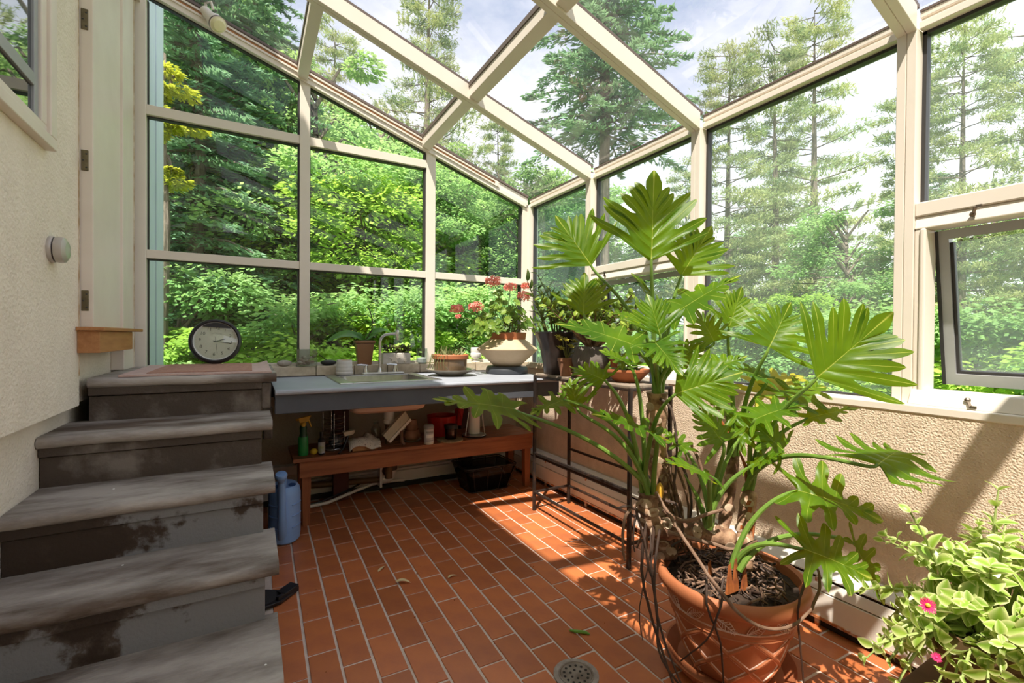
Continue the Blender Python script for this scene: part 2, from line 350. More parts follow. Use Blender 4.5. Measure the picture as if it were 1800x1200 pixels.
# ---- gable glazing (window_1)
gw = root('window_1', (.7, 3.42, .93), kind='structure')
RB = lambda x: 2.215-.338*(x-2.05)          # underside of the rafters
RG = lambda x: 2.295-.338*(x-2.07)          # roof glass plane
Y0, Y1 = 3.385, 3.455
gp = [(-.553, .028), (.318, .0315), (1.198, .036), (2.06, .05)]
for i, (x, h) in enumerate(gp):
    g = G(); zt = [RB(x-h)+.03, RB(x+h)+.03]
    g.hexa([(x-h,Y0,.92),(x+h,Y0,.92),(x+h,Y1,.92),(x-h,Y1,.92),(x-h,Y0,zt[0]),(x+h,Y0,zt[1]),(x+h,Y1,zt[1]),(x-h,Y1,zt[0])])
    g.build('post', M_['frame'], gw, bevel=.003)
for i in range(3):
    a = gp[i][0]+gp[i][1]; b = gp[i+1][0]-gp[i+1][1]
    rows = [(1.562, 1.612)]
    if i < 2: rows.append((2.393, 2.45))
    for z0, z1 in rows:
        g = G(); g.box(a, b, Y0+.006, Y1, z0, z1); g.build('mullion', M_['frame'], gw, bevel=.002)
        g = G(); g.box(a, b, Y0+.03, Y1-.002, z0-.007, z0); g.build('gasket', M_['gasket'], gw)
    g = G(); g.box(b-.010, b, Y0+.02, Y1-.004, .93, min(RB(b), RB(a))-.01); g.build('gasket', M_['gasket'], gw)
    g = G(); g.box(a, a+.007, Y0+.045, Y1-.004, .93, RB(a)-.02); g.build('gasket', M_['gasket'], gw)
    g = G(); g.bar((a, Y1-.03, RB(a)-.004), (b, Y1-.03, RB(b)-.004), .03, .008); g.build('gasket', M_['gasket'], gw)
    g = G(); g.box(a, b, Y0+.03, Y1, .90, .935); g.build('bottom_rail', M_['frame'], gw)
    cuts = [.93, 1.587]+([2.42] if i < 2 else [])
    for k, z0 in enumerate(cuts):
        g = G(); y = 3.44
        if k+1 < len(cuts): g.add([(a,y,z0),(b,y,z0),(b,y,cuts[k+1]),(a,y,cuts[k+1])], [(0,1,2,3)])
        else:
            zr = [RB(a)+.01, RB(b)+.01]
            g.add([(a,y,z0),(b,y,z0),(b,y,max(zr[1], z0)),(a,y,max(zr[0], z0))], [(0,1,2,3)])
        g.build('glass_pane', M_['glass'], gw)

# ---- roof frame and panes (ceiling)
ce = root('ceiling', (.8, 1.5, 2.6), kind='structure')
ry = [2.564, 1.671, .765, -.135, -1.03, -1.95, -2.6]
XL = -.60
def sl(x0, x1, y0, y1, za, zb):
    """a bar that follows the roof slope between x0 and x1; za, zb are heights over the rafter underside"""
    return [(x0,y0,RB(x0)+za),(x1,y0,RB(x1)+za),(x1,y1,RB(x1)+za),(x0,y1,RB(x0)+za),(x0,y0,RB(x0)+zb),(x1,y0,RB(x1)+zb),(x1,y1,RB(x1)+zb),(x0,y1,RB(x0)+zb)]
for y in ry:
    g = G(); g.hexa(sl(XL, 2.051, y-.029, y-.001, 0, .088)); g.hexa(sl(XL, 2.051, y+.001, y+.029, .0, .088)); g.hexa(sl(XL, 2.05, y-.02, y+.02, .004, .08))
    g.build('rafter', M_['frame'], ce, bevel=.0015, seg=1)
    for s in (-1, 1):
        g = G(); g.hexa(sl(XL, 2.07, y+s*.022-.007, y+s*.022+.007, .088, .102)); g.build('glazing_bead', M_['gasket2'], ce)
g = G(); g.hexa(sl(XL, 2.06, 3.385, 3.455, 0, .088)); g.build('gable_rafter', M_['frame'], ce, bevel=.003)
g = G(); g.hexa(sl(XL, 2.06, 3.375, 3.40, .088, .104)); g.build('glazing_bead', M_['gasket2'], ce)
g = G(); g.hexa(sl(XL, 2.04, 3.372, 3.386, -.002, .03)); g.build('glazing_bar', M_['frame'], ce)
yy = [3.385]+ry
for i in range(len(yy)-1):
    y1, y0 = yy[i]-(0 if i == 0 else .029), yy[i+1]+.029
    px = [1.16] if i else [.30, 1.15]
    for x in px:
        g = G(); g.hexa(sl(x-.03, x+.03, y0, y1, .012, .088)); g.build('purlin', M_['frame'], ce, bevel=.002)
        for s in (-1, 1):
            g = G(); g.hexa(sl(x+s*.032-.004, x+s*.032+.004, y0, y1, .07, .096)); g.build('glazing_bead', M_['gasket2'], ce)
    ed = [XL]+px+[2.08]
    for k in range(len(ed)-1):
        a, b = ed[k], ed[k+1]; g = G()
        g.add([(a,y0-.02,RB(a)+.1),(b,y0-.02,RB(b)+.1),(b,y1+.02,RB(b)+.1),(a,y1+.02,RB(a)+.1)], [(0,1,2,3)])
        g.build('glass_pane', M_['glass_r'], ce)
    # stepped header over the side glazing
    g = G(); g.box(2.068, 2.15, y0, y1, 2.222, 2.248); g.box(2.085, 2.15, y0, y1, 2.248, 2.262); g.box(2.075, 2.15, y0, y1, 2.262, 2.283)
    g.build('header', M_['frame'], ce, bevel=.002)
    g = G(); g.box(2.072, 2.12, y0, y1, 2.283, 2.292); g.build('glazing_bead', M_['gasket2'], ce)
g = G(); g.box(2.15, 2.175, -2.6, 3.5, 2.225, 2.30); g.build('gutter', M_['frame'], ce, bevel=.01)
g = G(); g.box(-.66, -.55, -2.6, 3.46, 3.02, 3.2); g.build('ridge_ledger', M_['trimw'], ce)

# ---- right-hand glazing (window_2)
ew = root('window_2', (2.1, 1.5, .87), kind='structure')
for y in ry[:-1]:
    g = G(); g.box(2.05, 2.135, y-.029, y-.001, .868, 2.223); g.box(2.05, 2.135, y+.001, y+.029, .868, 2.223); g.box(2.054, 2.13, y-.02, y+.02, .868, 2.22)
    g.build('post', M_['frame'], ew, bevel=.0015, seg=1)
g = G(); g.box(2.055, 2.15, 3.36, 3.46, .868, 2.23); g.build('corner_post', M_['frame'], ew, bevel=.003)
g = G(); g.box(1.996, 2.15, -2.6, 3.40, .866, .895); g.build('sill_rail', M_['frame'], ew, bevel=.004)
bays = [(2.593, 3.36, 'fix'), (1.70, 2.535, 'awn'), (.794, 1.642, 'fix'), (-.106, .736, 'awn'), (-1.0, -.164, 'fix'), (-1.92, -1.06, 'fix')]
def awning(y0, y1):
    g = G(); g.box(2.056, 2.145, y0, y1, 1.555, 1.605); g.hexa([(2.052,y0,1.51),(2.14,y0,1.51),(2.14,y1,1.51),(2.052,y1,1.51),(2.064,y0,1.555),(2.14,y0,1.555),(2.14,y1,1.555),(2.064,y1,1.555)])
    g.build('transom', M_['frame'], ew, bevel=.004)
    for yy_, s in ((y0, 1), (y1, -1)):
        g = G(); a, b = sorted((yy_, yy_+s*.024)); g.box(2.055, 2.14, a, b, .90, 1.51); a, b = sorted((yy_+s*.018, yy_+s*.034)); g.box(2.047, 2.14, a, b, .94, 1.51)
        g.build('jamb', M_['frame'], ew, bevel=.005)
    g = G(); g.hexa([(2.02,y0,.895),(2.14,y0,.895),(2.14,y1,.895),(2.02,y1,.895),(2.045,y0,.945),(2.14,y0,.945),(2.14,y1,.945),(2.045,y1,.945)])
    g.build('sash_sill', M_['frame'], ew, bevel=.004)
    # the open grey sash hangs from its top edge and swings out at the bottom
    a0, a1 = y0+.038, y1-.038; ang = math.radians(10); R = Matrix.Rotation(-ang, 3, 'Y'); H = .555; c = V((2.125, 0, 1.505))
    P = lambda x, y, z: c+R @ V((x, 0, z))+V((0, y, 0))
    s = root('sash', (0, 0, 0)); s.parent = ew; s.matrix_basis = Matrix.Translation(-ORG[ew.name]); 
    def bx(x0, x1, ya, yb, z0, z1, nm, m):
        g = G(); g.hexa([P(x0,ya,z0),P(x1,ya,z0),P(x1,yb,z0),P(x0,yb,z0),P(x0,ya,z1),P(x1,ya,z1),P(x1,yb,z1),P(x0,yb,z1)]); return g.build(nm, m, s)
    bx(0, .035, a0, a1, -.032, 0, 'rail', M_['sash']); bx(0, .035, a0, a1, -H, -H+.04, 'rail', M_['sash'])
    for ya, yb in ((a0, a0+.032), (a1-.032, a1)): bx(0, .035, ya, yb, -H+.04, -.032, 'stile', M_['sash'])
    for ya, yb in ((a0+.032, a0+.042), (a1-.042, a1-.032)): bx(.008, .03, ya, yb, -H+.05, -.045, 'seal', M_['gasket'])
    bx(.008, .03, a0+.032, a1-.032, -H+.04, -H+.05, 'seal', M_['gasket'])
    bx(-.004, .0, a1-.004, a1+.006, -H, 0, 'edge_strip', M_['gasket'])
    bx(.016, .018, a0+.035, a1-.035, -H+.045, -.045, 'glass_pane', M_['glass_e'])
    for z, q in ((1.53, 1), (.925, -1)):
        y = y1-.155; l = root('latch', (0, 0, 0)); l.parent = ew; l.matrix_basis = Matrix.Translation(-ORG[ew.name])
        g = G(); x_ = 2.047 if q > 0 else 2.030; g.ball((x_, y, z), .009, n=8); g.bar((x_, y, z), (x_-.016, y-.012, z+q*.02), .007, .007); g.bar((x_-.016, y-.012, z+q*.02), (x_-.016, y-.026, z+q*.02), .008, .009)
        g.build('catch', M_['latch'], l)
M_['sash'] = mat('grey_aluminium_sash', (.40, .41, .42), .45, .2, col2=(.34, .35, .36), nscale=5)
M_['latch'] = mat('tarnished_latch', (.16, .13, .10), .4, .8)
for k, (y0, y1, kind) in enumerate(bays):
    top, bot = 2.222, (.895 if kind == 'fix' else 1.605)
    gm = M_['glass_h'] if k == 0 else M_['glass_e']
    g = G(); g.add([(2.125,y0,bot),(2.125,y1,bot),(2.125,y1,top),(2.125,y0,top)], [(0,1,2,3)]); g.build('glass_pane', gm, ew)
    for ya, yb in ((y0, y0+.008), (y1-.012, y1)):
        g = G(); g.box(2.100, 2.135, ya, yb, bot, top); g.build('gasket', M_['gasket'], ew)
    g = G(); g.box(2.100, 2.135, y0, y1, top-.012, top); g.build('gasket', M_['gasket'], ew)
    g = G(); g.box(2.108, 2.135, y0, y1, bot, bot+.008); g.build('gasket', M_['gasket'], ew)
    if kind == 'awn': awning(y0, y1)

# ---- house window in the left wall (window_3)
hw = root('window_3', (-.59, 1.7, 1.8), kind='structure')
g = G(); g.box(-.602, -.570, 2.085, 2.14, 1.772, 3.0); g.box(-.602, -.570, .9, 2.14, 1.734, 1.772); g.build('casing', M_['trimw'], hw, bevel=.004)
g = G(); g.box(-.602, -.580, 2.04, 2.085, 1.80, 3.0); g.box(-.602, -.580, .9, 2.085, 1.772, 1.80); g.build('inner_casing', M_['trimw'], hw, bevel=.003)
g = G(); g.box(-.602, -.588, 2.008, 2.04, 1.80, 3.0); g.box(-.602, -.588, .9, 2.008, 1.895, 1.935); g.build('screen_frame', M_['sash'], hw, bevel=.002)
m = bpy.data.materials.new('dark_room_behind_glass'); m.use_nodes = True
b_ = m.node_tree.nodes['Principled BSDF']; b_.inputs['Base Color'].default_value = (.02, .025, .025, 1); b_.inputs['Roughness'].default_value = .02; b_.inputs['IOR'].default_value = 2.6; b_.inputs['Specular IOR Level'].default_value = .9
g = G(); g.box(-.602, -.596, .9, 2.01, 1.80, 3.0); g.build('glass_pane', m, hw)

# ---- white door jamb with hinges and cedar sill at the end of the left wall
dj = root('door_1', (-.58, 2.9, .93), kind='structure')
g = G(); g.box(-.63, -.556, 2.49, 2.955, 1.145, 3.03); g.build('jamb_board', M_['trimw'], dj, bevel=.003)
g = G(); g.box(-.63, -.562, 2.955, 3.12, 1.145, 3.03); g.box(-.63, -.546, 2.945, 2.965, 1.145, 3.03); g.build('stop_strip', M_['trimw'], dj, bevel=.003)
g = G(); g.box(-.63, -.575, 3.12, 3.36, .93, 3.03); g.box(-.63, -.566, 3.13, 3.16, 1.145, 3.03); g.build('casing', M_['trimw'], dj, bevel=.003)
g = G(); g.box(-.60, -.572, 3.348, 3.358, .93, 3.0); g.build('water_stain_strip', M_['caulk'], dj)
for z in (1.254, 1.82, 2.386):
    hg = None
    g = G(); g.box(-.5935, -.5705, 2.487, 2.4915, z-.042, z+.042); hg = g.build('hinge', M_['hinge'] if 'hinge' in M_ else M_.setdefault('hinge', mat('tarnished_brass_hinge', (.20, .165, .10), .45, .7, col2=(.12, .10, .06), nscale=40)), dj, bevel=.004)
    g = G()
    for dz in (-.028, 0, .026): g.ball((-.583+(.006 if dz else -.004), 2.4865, z+dz), .0035, (1, .5, 1), 8)
    g.build('screw', M_['gasket'], hg)
g = G(); g.box(-.60, -.512, 2.44, 3.22, 1.132, 1.147); g.build('sill_board', M_['cedar'], dj, bevel=.003)
g = G(); g.box(-.60, -.53, 2.46, 3.06, 1.042, 1.131); g.build('apron_board', M_['cedar'], dj, bevel=.002)

# ---- outside wing of the house: pale blue boards beyond the glass
ow = root('wall_outside', (-.6, 4, .0), kind='structure')
g = G(); g.box(-.9, -.60, 3.5, 4.43, -.6, 5.2); g.build('backing', M_['sash'], ow)
M_['blueboard'] = mat('pale_blue_boards', (.64, .70, .80), .6, col2=(.58, .64, .75), nscale=6, stretch=(6, 6, .6))
yb = [3.52, 3.64, 3.78, 3.93, 4.08, 4.25, 4.43]
for k in range(6):
    g = G(); g.box(-.605, -.575-.004*(k % 2), yb[k]+.004, yb[k+1]-.004, -.6, 5.2); g.build('board', M_['blueboard'], ow)
g = G(); g.box(-.60, -.555, 3.48, 3.53, .3, 4.5); g.build('flashing', M_['sash'], ow)

# ---- stone steps and landing
sr = root('stone_steps', (-.3, 2.0, 0), 'grey stone steps with dark damp stains climbing to the glazed wall', 'stairs')
XR = .085
tr = [(.93, 2.57, .115), (.745, 2.27, .087), (.556, 1.97, .085), (.366, 1.70, .085), (.176, 1.40, .083)]
def nosing(y0, y1, z, x0, x1, name, wob=.0, th=.042):
    """a tread slab with a rounded, slightly uneven front nosing"""
    g = G(); nx = 26; r = th/2
    prof = [(y1, z-th), (y0+r, z-th)]+[(y0+r-r*math.sin(a), z-r-r*math.cos(a)) for a in (PI*k/6 for k in range(1, 6))]+[(y0+r, z), (y0+r*2.6, z+.001), (y1, z)]
    n = len(prof); vs = []
    for i in range(nx+1):
        x = x0+(x1-x0)*i/nx; dy = .006*noise.noise(V((x*5, z*9, 1)))+wob*.012*noise.noise(V((x*2.3, z*7, 4))); dz = .003*noise.noise(V((x*7, z*5, 2)))
        for k, (y, zz) in enumerate(prof):
            f = 1 if y < y0+r*1.5 else (.4 if y < y0+r*3 else 0)
            vs.append((x, y+dy*f, zz+dz*f))
    fs = [(i*n+k, i*n+(k+1) % n, (i+1)*n+(k+1) % n, (i+1)*n+k) for i in range(nx) for k in range(n)]
    fs += [tuple(range(n)), tuple(range(nx*n+n-1, nx*n-1, -1))]
    g.add(vs, fs); return g.build(name, M_['stone'], sr, smooth=True)
for k, (z, yf, xr) in enumerate(tr):
    back = 3.38 if k == 0 else tr[k-1][1]+.06
    nosing(yf, back, z, -.665 if k else -.598, xr, 'landing_slab' if k == 0 else 'tread', 1)
    zb = tr[k+1][0] if k < 4 else 0
    x1 = .045 if k else .052
    g = G(); g.box(-.665 if k else -.598, x1, yf+.02, yf+.09, z-.075, z-.040); g.build('sub_nosing', M_['riser%d' % k], sr, bevel=.003)
    g = G(); g.box(-.665 if k else -.598, x1, yf+.035, yf+.09, zb-.01, z-.079); g.build('riser', M_['riser%d' % k], sr, bevel=.002)
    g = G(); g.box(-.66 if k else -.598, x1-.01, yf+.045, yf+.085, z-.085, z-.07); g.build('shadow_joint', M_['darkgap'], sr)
g = G(); g.box(.050, .092, 2.585, 2.70, .755, .885); g.box(.056, .10, 2.60, 2.66, .60, .757); g.build('side_block', M_['riser0'], sr, bevel=.008)
g = G()
for k, (z, yf, xr) in enumerate(tr): g.box(-.66 if k else -.598, .03, yf+.09, 3.38, 0 if k == 4 else tr[k+1][0]-.05, z-.042)
g.build('core', M_['darkgap'], sr)
g = G()
for (z, yf, xr), xx, dy in ((tr[2], -.43, .2), (tr[3], -.62, .06), (tr[4], -.32, .20), (tr[4], -.28, .1), (tr[4], .04, .09), (tr[3], -.36, .23)):
    g.ball((xx, yf+dy, z+.001), .004, (1, .8, .5), 7)
g.build('plaster_crumb', M_['white'], sr, kind='stuff')
# ================================================================== OUTDOORS
M_['lf_dec'] = leafmat('maple_leaf_green', (.17, .35, .12), (.34, .52, .21), (.42, .62, .19), .45, 1.3, gloss=0, rand=.22)
M_['lf_lime'] = leafmat('lime_leaf_green', (.30, .50, .09), (.42, .60, .13), (.52, .72, .10), .45, 1.3, gloss=0, rand=.15)
M_['lf_spr'] = leafmat('spruce_needle_green', (.15, .31, .18), (.32, .50, .31), (.34, .54, .24), .34, 1.6, gloss=0, rand=.2)
M_['lf_pine'] = leafmat('pine_needle_green', (.20, .32, .17), (.44, .48, .22), (.50, .56, .22), .38, 1.2, gloss=0, rand=.2)
M_['lf_gold'] = leafmat('golden_green_leaf', (.40, .46, .05), (.52, .52, .07), (.60, .62, .06), .45, 2, gloss=0)
M_['trunk'] = mat('grey_brown_bark', (.20, .165, .13), .9, col2=(.11, .085, .065), nscale=8, stretch=(6, 6, 1), bump=.5, bscale=20)
M_['ground'] = mat('leafy_forest_floor', (.10, .19, .05), .95, col2=(.24, .34, .09), nscale=2.2, ndet=7, bump=.8, bscale=6)
RS = np.random.RandomState(11)
def leafquads(C, D, a, b, up=.5, rs=RS):
    """diamond leaf at each centre C, long axis near D; a, b half length and half width"""
    n = len(C); D = D/np.maximum(np.linalg.norm(D, axis=1, keepdims=True), 1e-6)
    nr = rs.normal(size=(n, 3)); nr[:, 2] = np.abs(nr[:, 2])+up; nr /= np.linalg.norm(nr, axis=1, keepdims=True)
    S = np.cross(D, nr); S /= np.maximum(np.linalg.norm(S, axis=1, keepdims=True), 1e-6)
    a = np.reshape(a, (-1, 1)); b = np.reshape(b, (-1, 1))
    P = np.stack([C-D*a, C+S*b, C+D*a, C-S*b], 1).reshape(-1, 3)
    Q = np.arange(n*4).reshape(-1, 4)
    return P, Q
def broadleaf(name, seed, H, R, nclump, nleaf, size, leafm, low=.12):
    rs = np.random.RandomState(seed); C = []; D = []; g = G(); r = random.Random(seed)
    g.tube([(0, 0, -.4), (.05*H*.1, 0, H*.3), (-.02*H, .02*H, H*.62), (0, 0, H*.93)], [H*.018, H*.014, H*.008, .01], 7)
    for k in range(nclump):
        h = r.uniform(low, 1); rr = R*math.sqrt(max(.03, 1-((h-.45)/.62)**2))*r.uniform(.35, 1); a = r.uniform(0, 2*PI)
        c = np.array([rr*math.cos(a), rr*math.sin(a), H*h]); cr_ = R*r.uniform(.16, .34)
        z0 = max(.1*H, H*h-rr*.55)
        g.tube([(0, 0, z0), (c[0]*.5, c[1]*.5, (z0+c[2])/2+.05*H), tuple(c)], [H*.006, H*.0035, .006], 5, cap=False)
        n = int(nleaf*r.uniform(.6, 1.4)); v = rs.normal(size=(n, 3)); v /= np.linalg.norm(v, axis=1, keepdims=True)
        rad = rs.uniform(.25, 1, size=(n, 1))**.6
        p = c+v*rad*cr_*np.array([1.25, 1.25, .5]); p[:, 2] += .12*cr_*np.sin(p[:, 0:1].ravel()*6)
        C.append(p); d = v+np.array([c[0], c[1], 0])/R*.8; d[:, 2] = d[:, 2]*.3-.25; D.append(d)
    C = np.concatenate(C); D = np.concatenate(D); n = len(C)
    P, Q = leafquads(C, D, rs.uniform(.6, 1.25, n)*size, rs.uniform(.35, .75, n)*size, .9, rs)
    tk = g.build(name+'_trunk_src', M_['trunk']); me_t = tk.data; bpy.data.objects.remove(tk)
    return me_t, mesh_np('foliage', P, Q, leafm)
def conifer(name, seed, H, R, whorl, per, nneed, size, leafm, start=.06, droop=.25, irregular=0, tuft=False, thin=1):
    rs = np.random.RandomState(seed); r = random.Random(seed); g = G(); C = []; D = []
    g.tube([(0, 0, -.4), (.01*H, .005*H, H*.5), (0, 0, H*.99)], [H*.012, H*.008, .008], 7)
    for k in range(whorl):
        h = start+(1-start)*(k+.5)/whorl; L0 = R*(1-h)**.75*(1 if not irregular else r.uniform(1-irregular, 1.1))
        if irregular and h > .8: L0 = max(L0, R*.3)
        for j in range(per):
            if irregular and r.random() < .25: continue
            a = 2*PI*(j+r.random()*.7)/per; Lb = L0*r.uniform(.75, 1.1)+.12; dz = -droop*Lb if not tuft else Lb*r.uniform(-.05, .22)
            z0 = H*h+r.uniform(-.1, .1); dx, dy = math.cos(a), math.sin(a)
            tip = (dx*Lb, dy*Lb, z0+dz); mid = (dx*Lb*.55, dy*Lb*.55, z0+dz*.35)
            g.tube([(0, 0, z0), mid, tip], [.010+.008*Lb, .008+.004*Lb, .004], 4, cap=False)
            n = max(8, int(nneed*Lb/R*thin))
            if tuft:
                t = rs.uniform(.45, 1.02, n); sd = rs.normal(size=n)*.20*Lb*(.4+t*.5)
                tw = np.round(t*7)/7; t = tw+rs.normal(size=n)*.018
                sd = np.round(sd/(.12*Lb))*.12*Lb+rs.normal(size=n)*.045
                zz = rs.normal(size=n)*.055+.02
            else:
                t = rs.uniform(.08, 1.0, n); sd = rs.uniform(-1, 1, n)*.30*Lb*(1.05-t); sd = np.sign(sd)*np.abs(sd); zz = -np.abs(sd)*.25+rs.normal(size=n)*.02
            x = t*Lb; cz = z0+dz*(.35/.55*t if False else t**1.4)+zz
            C.append(np.stack([dx*x-dy*sd, dy*x+dx*sd, cz], 1))
            if tuft:
                d = rs.normal(size=(n, 3))*.8+np.array([dx, dy, .5])
            else:
                s = np.sign(sd)[:, None]; d = np.array([dx, dy, -.15])*.8+s*np.array([-dy, dx, -.2])*.8+rs.normal(size=(n, 3))*.2
            D.append(d)
    C = np.concatenate(C); D = np.concatenate(D); n = len(C)
    P, Q = leafquads(C, D, rs.uniform(.7, 1.3, n)*size, rs.uniform(.7, 1.3, n)*size*(.16 if tuft else .24), .6, rs)
    tk = g.build(name+'_trunk_src', M_['trunk']); me_t = tk.data; bpy.data.objects.remove(tk)
    return me_t, mesh_np('foliage', P, Q, leafm)
KIND = {
 'leafy': [broadleaf('a', 1, 7, 2.3, 90, 330, .066, M_['lf_dec']), broadleaf('b', 2, 8, 2.1, 85, 330, .06, M_['lf_dec']), broadleaf('c', 3, 6, 2.4, 85, 330, .072, M_['lf_lime'])],
 'bush': [broadleaf('d', 4, 2.4, 1.5, 60, 300, .045, M_['lf_dec'], .05), broadleaf('e', 5, 2.0, 1.4, 55, 300, .052, M_['lf_lime'], .05)],
 'spruce': [conifer('f', 6, 8, 1.9, 30, 8, 300, .065, M_['lf_spr']), conifer('g', 7, 9, 2.2, 32, 8, 300, .068, M_['lf_spr']), conifer('k', 12, 10, 2.1, 20, 8, 340, .065, M_['lf_spr'], .46)],
 'pine': [conifer('h', 8, 13, 2.9, 22, 6, 640, .088, M_['lf_pine'], .22, 0, .5, True), conifer('i', 9, 12, 2.6, 20, 6, 640, .085, M_['lf_pine'], .15, 0, .55, True)],
 'gold': [broadleaf('j', 10, 4.3, .42, 22, 260, .032, M_['lf_gold'], .70)],
}
LAB = {'leafy': ('broadleaf_tree', 'tree'), 'bush': ('undergrowth_bush', 'bush'), 'spruce': ('spruce_tree', 'tree'), 'pine': ('pine_tree', 'tree'), 'gold': ('yellow_leaved_sapling', 'tree')}
WORD = {'leafy': 'bright green broadleaf tree', 'bush': 'low green leafy bush', 'spruce': 'blue-green spruce with drooping boughs', 'pine': 'tall open pine with tufted boughs', 'gold': 'slim golden yellow-leaved sapling'}
TREES = []
def tree(kind, az, dist, sc=1, z=None, var=None, where='beyond the end glazing', rz=None, label=None):
    x, y = math.sin(math.radians(az))*dist, math.cos(math.radians(az))*dist
    v = rnd.randrange(len(KIND[kind])) if var is None else var
    mt, mf = KIND[kind][v]; nm, cat = LAB[kind]
    z = ground_z(x, y) if z is None else z
    o = root(nm, (x, y, z), label, cat, WORD[kind]+' group '+where if not label else None)
    if not label: TREES.append((kind, where, 'nearest row' if dist < 8 else ('second row' if dist < 11 else ('third row' if dist < 14.4 else 'farthest row')), az, o))
    o.rotation_euler.z = rnd.uniform(0, 6.28) if rz is None else rz; o.scale = (sc, sc, sc)
    for n, me in (('trunk', mt), ('foliage', mf)):
        c = bpy.data.objects.new(n, me); COL.objects.link(c); c.parent = o
        if n == 'foliage': c['kind'] = 'stuff'
    return o
def ground_z(x, y):
    a = math.degrees(math.atan2(x, y)); d = math.hypot(x, y)
    rise = max(0, d-9)*.20*max(0, min(1, (46-a)/30))
    return -.45+rise-.03*max(0, a-30)*max(0, min(1, (d-6)/10))+.15*noise.noise(V((x*.3, y*.3, 0)))
# ground sheet, rising to a wooded bank beyond the end glazing
gn = 46; vs = []; fs = []
for i in range(gn+1):
    for j in range(gn+1):
        x = -34+78*i/gn; y = -30+76*j/gn; z = ground_z(x, y) if y > -3 else -.45
        vs.append((x, y, min(z, 13)))
for i in range(gn):
    for j in range(gn):
        a = i*(gn+1)+j; x, y = vs[a][0], vs[a][1]
        if -4 < x < 1.6 and -6 < y < 2.2: continue
        fs.append((a, a+gn+1, a+gn+2, a+1))
g = G(); g.add(vs, fs); g.build('ground', M_['ground'], smooth=True, auto=0, kind='structure')
N_ = 'beyond the end glazing'; E_ = 'beyond the side glazing'
for kind, az, d, sc, var, wh in [
 # close row beyond the gable glazing
 ('spruce', -5.0, 6.9, .95, 0, N_), ('gold', -7.5, 5.8, .97, 0, N_), ('bush', -6.0, 6.3, .9, 0, N_), ('bush', -1, 5.8, .75, 1, N_), ('spruce', .6, 7.6, .85, 1, N_), ('leafy', 6.5, 7.4, .70, 1, N_),
 ('leafy', 12, 7.2, .62, 2, N_), ('bush', 5, 5.9, .8, 0, N_), ('bush', 10, 5.8, .85, 1, N_), ('bush', 15.5, 6.0, .85, 0, N_), ('leafy', 17, 7.6, .58, 0, N_), ('spruce', 20.2, 8.6, .48, 1, N_),
 ('leafy', 23.5, 7.6, .52, 1, N_), ('bush', 20.5, 6.1, .8, 1, N_), ('bush', 25.5, 6.3, .9, 0, N_), ('leafy', 27.5, 8.4, .55, 0, N_), ('leafy', 31, 7.8, .52, 1, N_), ('spruce', -1.5, 9.8, .9, 1, N_),
 ('leafy', -9, 9.5, 1.0, 1, N_), ('leafy', -14, 9, 1.0, 0, N_), ('leafy', 3.5, 8.9, .8, 2, N_),
 # farther rows
 ('leafy', -3.5, 12, 1.05, 1, N_), ('spruce', 3.8, 12.5, .9, 0, N_), ('leafy', 8.5, 11.8, .82, 0, N_), ('leafy', 13.5, 12, .78, 1, N_), ('leafy', 17.5, 12.4, .72, 2, N_),
 ('spruce', 24.5, 12.6, .62, 0, N_), ('leafy', 29, 12.3, .72, 2, N_), ('leafy', 21.5, 12.6, .74, 1, N_), ('leafy', -9, 14, 1.2, 0, N_), ('leafy', -15, 13, 1.2, 1, N_),
 ('leafy', 1, 17, 1.05, 0, N_), ('leafy', 6, 17.5, 1.0, 1, N_), ('leafy', 11, 17, .95, 0, N_), ('leafy', 17, 17.5, .9, 1, N_), ('leafy', 22.5, 17.5, .9, 0, N_), ('spruce', 28, 17, .8, 1, N_), ('leafy', -6, 18, 1.3, 1, N_),
 # tall pines that stand over the glass roof
 ('pine', 19.2, 13.5, .92, 0, N_), ('pine', 27.5, 15.2, .66, 1, N_), ('pine', -.5, 13.2, .84, 1, N_), ('pine', 8.5, 15, .80, 1, N_),
 # right-hand side
 ('leafy', 35, 8.4, .50, 0, E_), ('leafy', 38.5, 9.4, .50, 1, E_), ('spruce', 44.5, 10.2, .50, 0, E_), ('bush', 37, 6.8, .8, 1, E_), ('bush', 43, 7.0, .75, 0, E_), ('bush', 48.5, 7.4, .75, 0, E_),
 ('pine', 54.3, 8.8, .52, 0, E_), ('pine', 58.6, 9.6, .60, 1, E_), ('pine', 49.8, 10.5, .46, 1, E_), ('pine', 62.2, 12, .72, 0, E_), ('bush', 54, 7.2, .75, 1, E_), ('leafy', 60.5, 8.2, .40, 2, E_), ('leafy', 65.2, 8.8, .48, 1, E_), ('bush', 58.8, 7.0, .8, 0, E_), ('bush', 63.5, 7.0, .75, 1, E_), ('bush', 69.0, 7.2, .85, 0, E_),
 ('pine', 69.6, 9.4, .48, 1, E_), ('pine', 73.4, 8.6, .47, 0, E_), ('pine', 77.5, 9.0, .50, 1, E_), ('bush', 74.5, 6.6, .8, 0, E_), ('bush', 80, 6.6, .85, 1, E_), ('spruce', 47, 15, .65, 1, E_), ('leafy', 51.5, 16, .72, 0, E_),
 ('leafy', 57, 16, .70, 1, E_), ('leafy', 63, 16.5, .72, 0, E_), ('spruce', 67.5, 14, .62, 0, E_), ('leafy', 75, 15, .70, 1, E_), ('leafy', 82, 14, .70, 0, E_), ('leafy', 40.5, 15, .8, 1, E_), ('leafy', 34.5, 14, .85, 0, E_), ('pine', 82.5, 9, .5, 0, E_), ('spruce', 72, 13, .66, 1, E_)]:
    tree(kind, az, d, sc, None, var, wh)
tree('spruce', 40.5, 7.6, 1.05, None, 2, label='tall dark spruce standing over the right side of the glass roof')
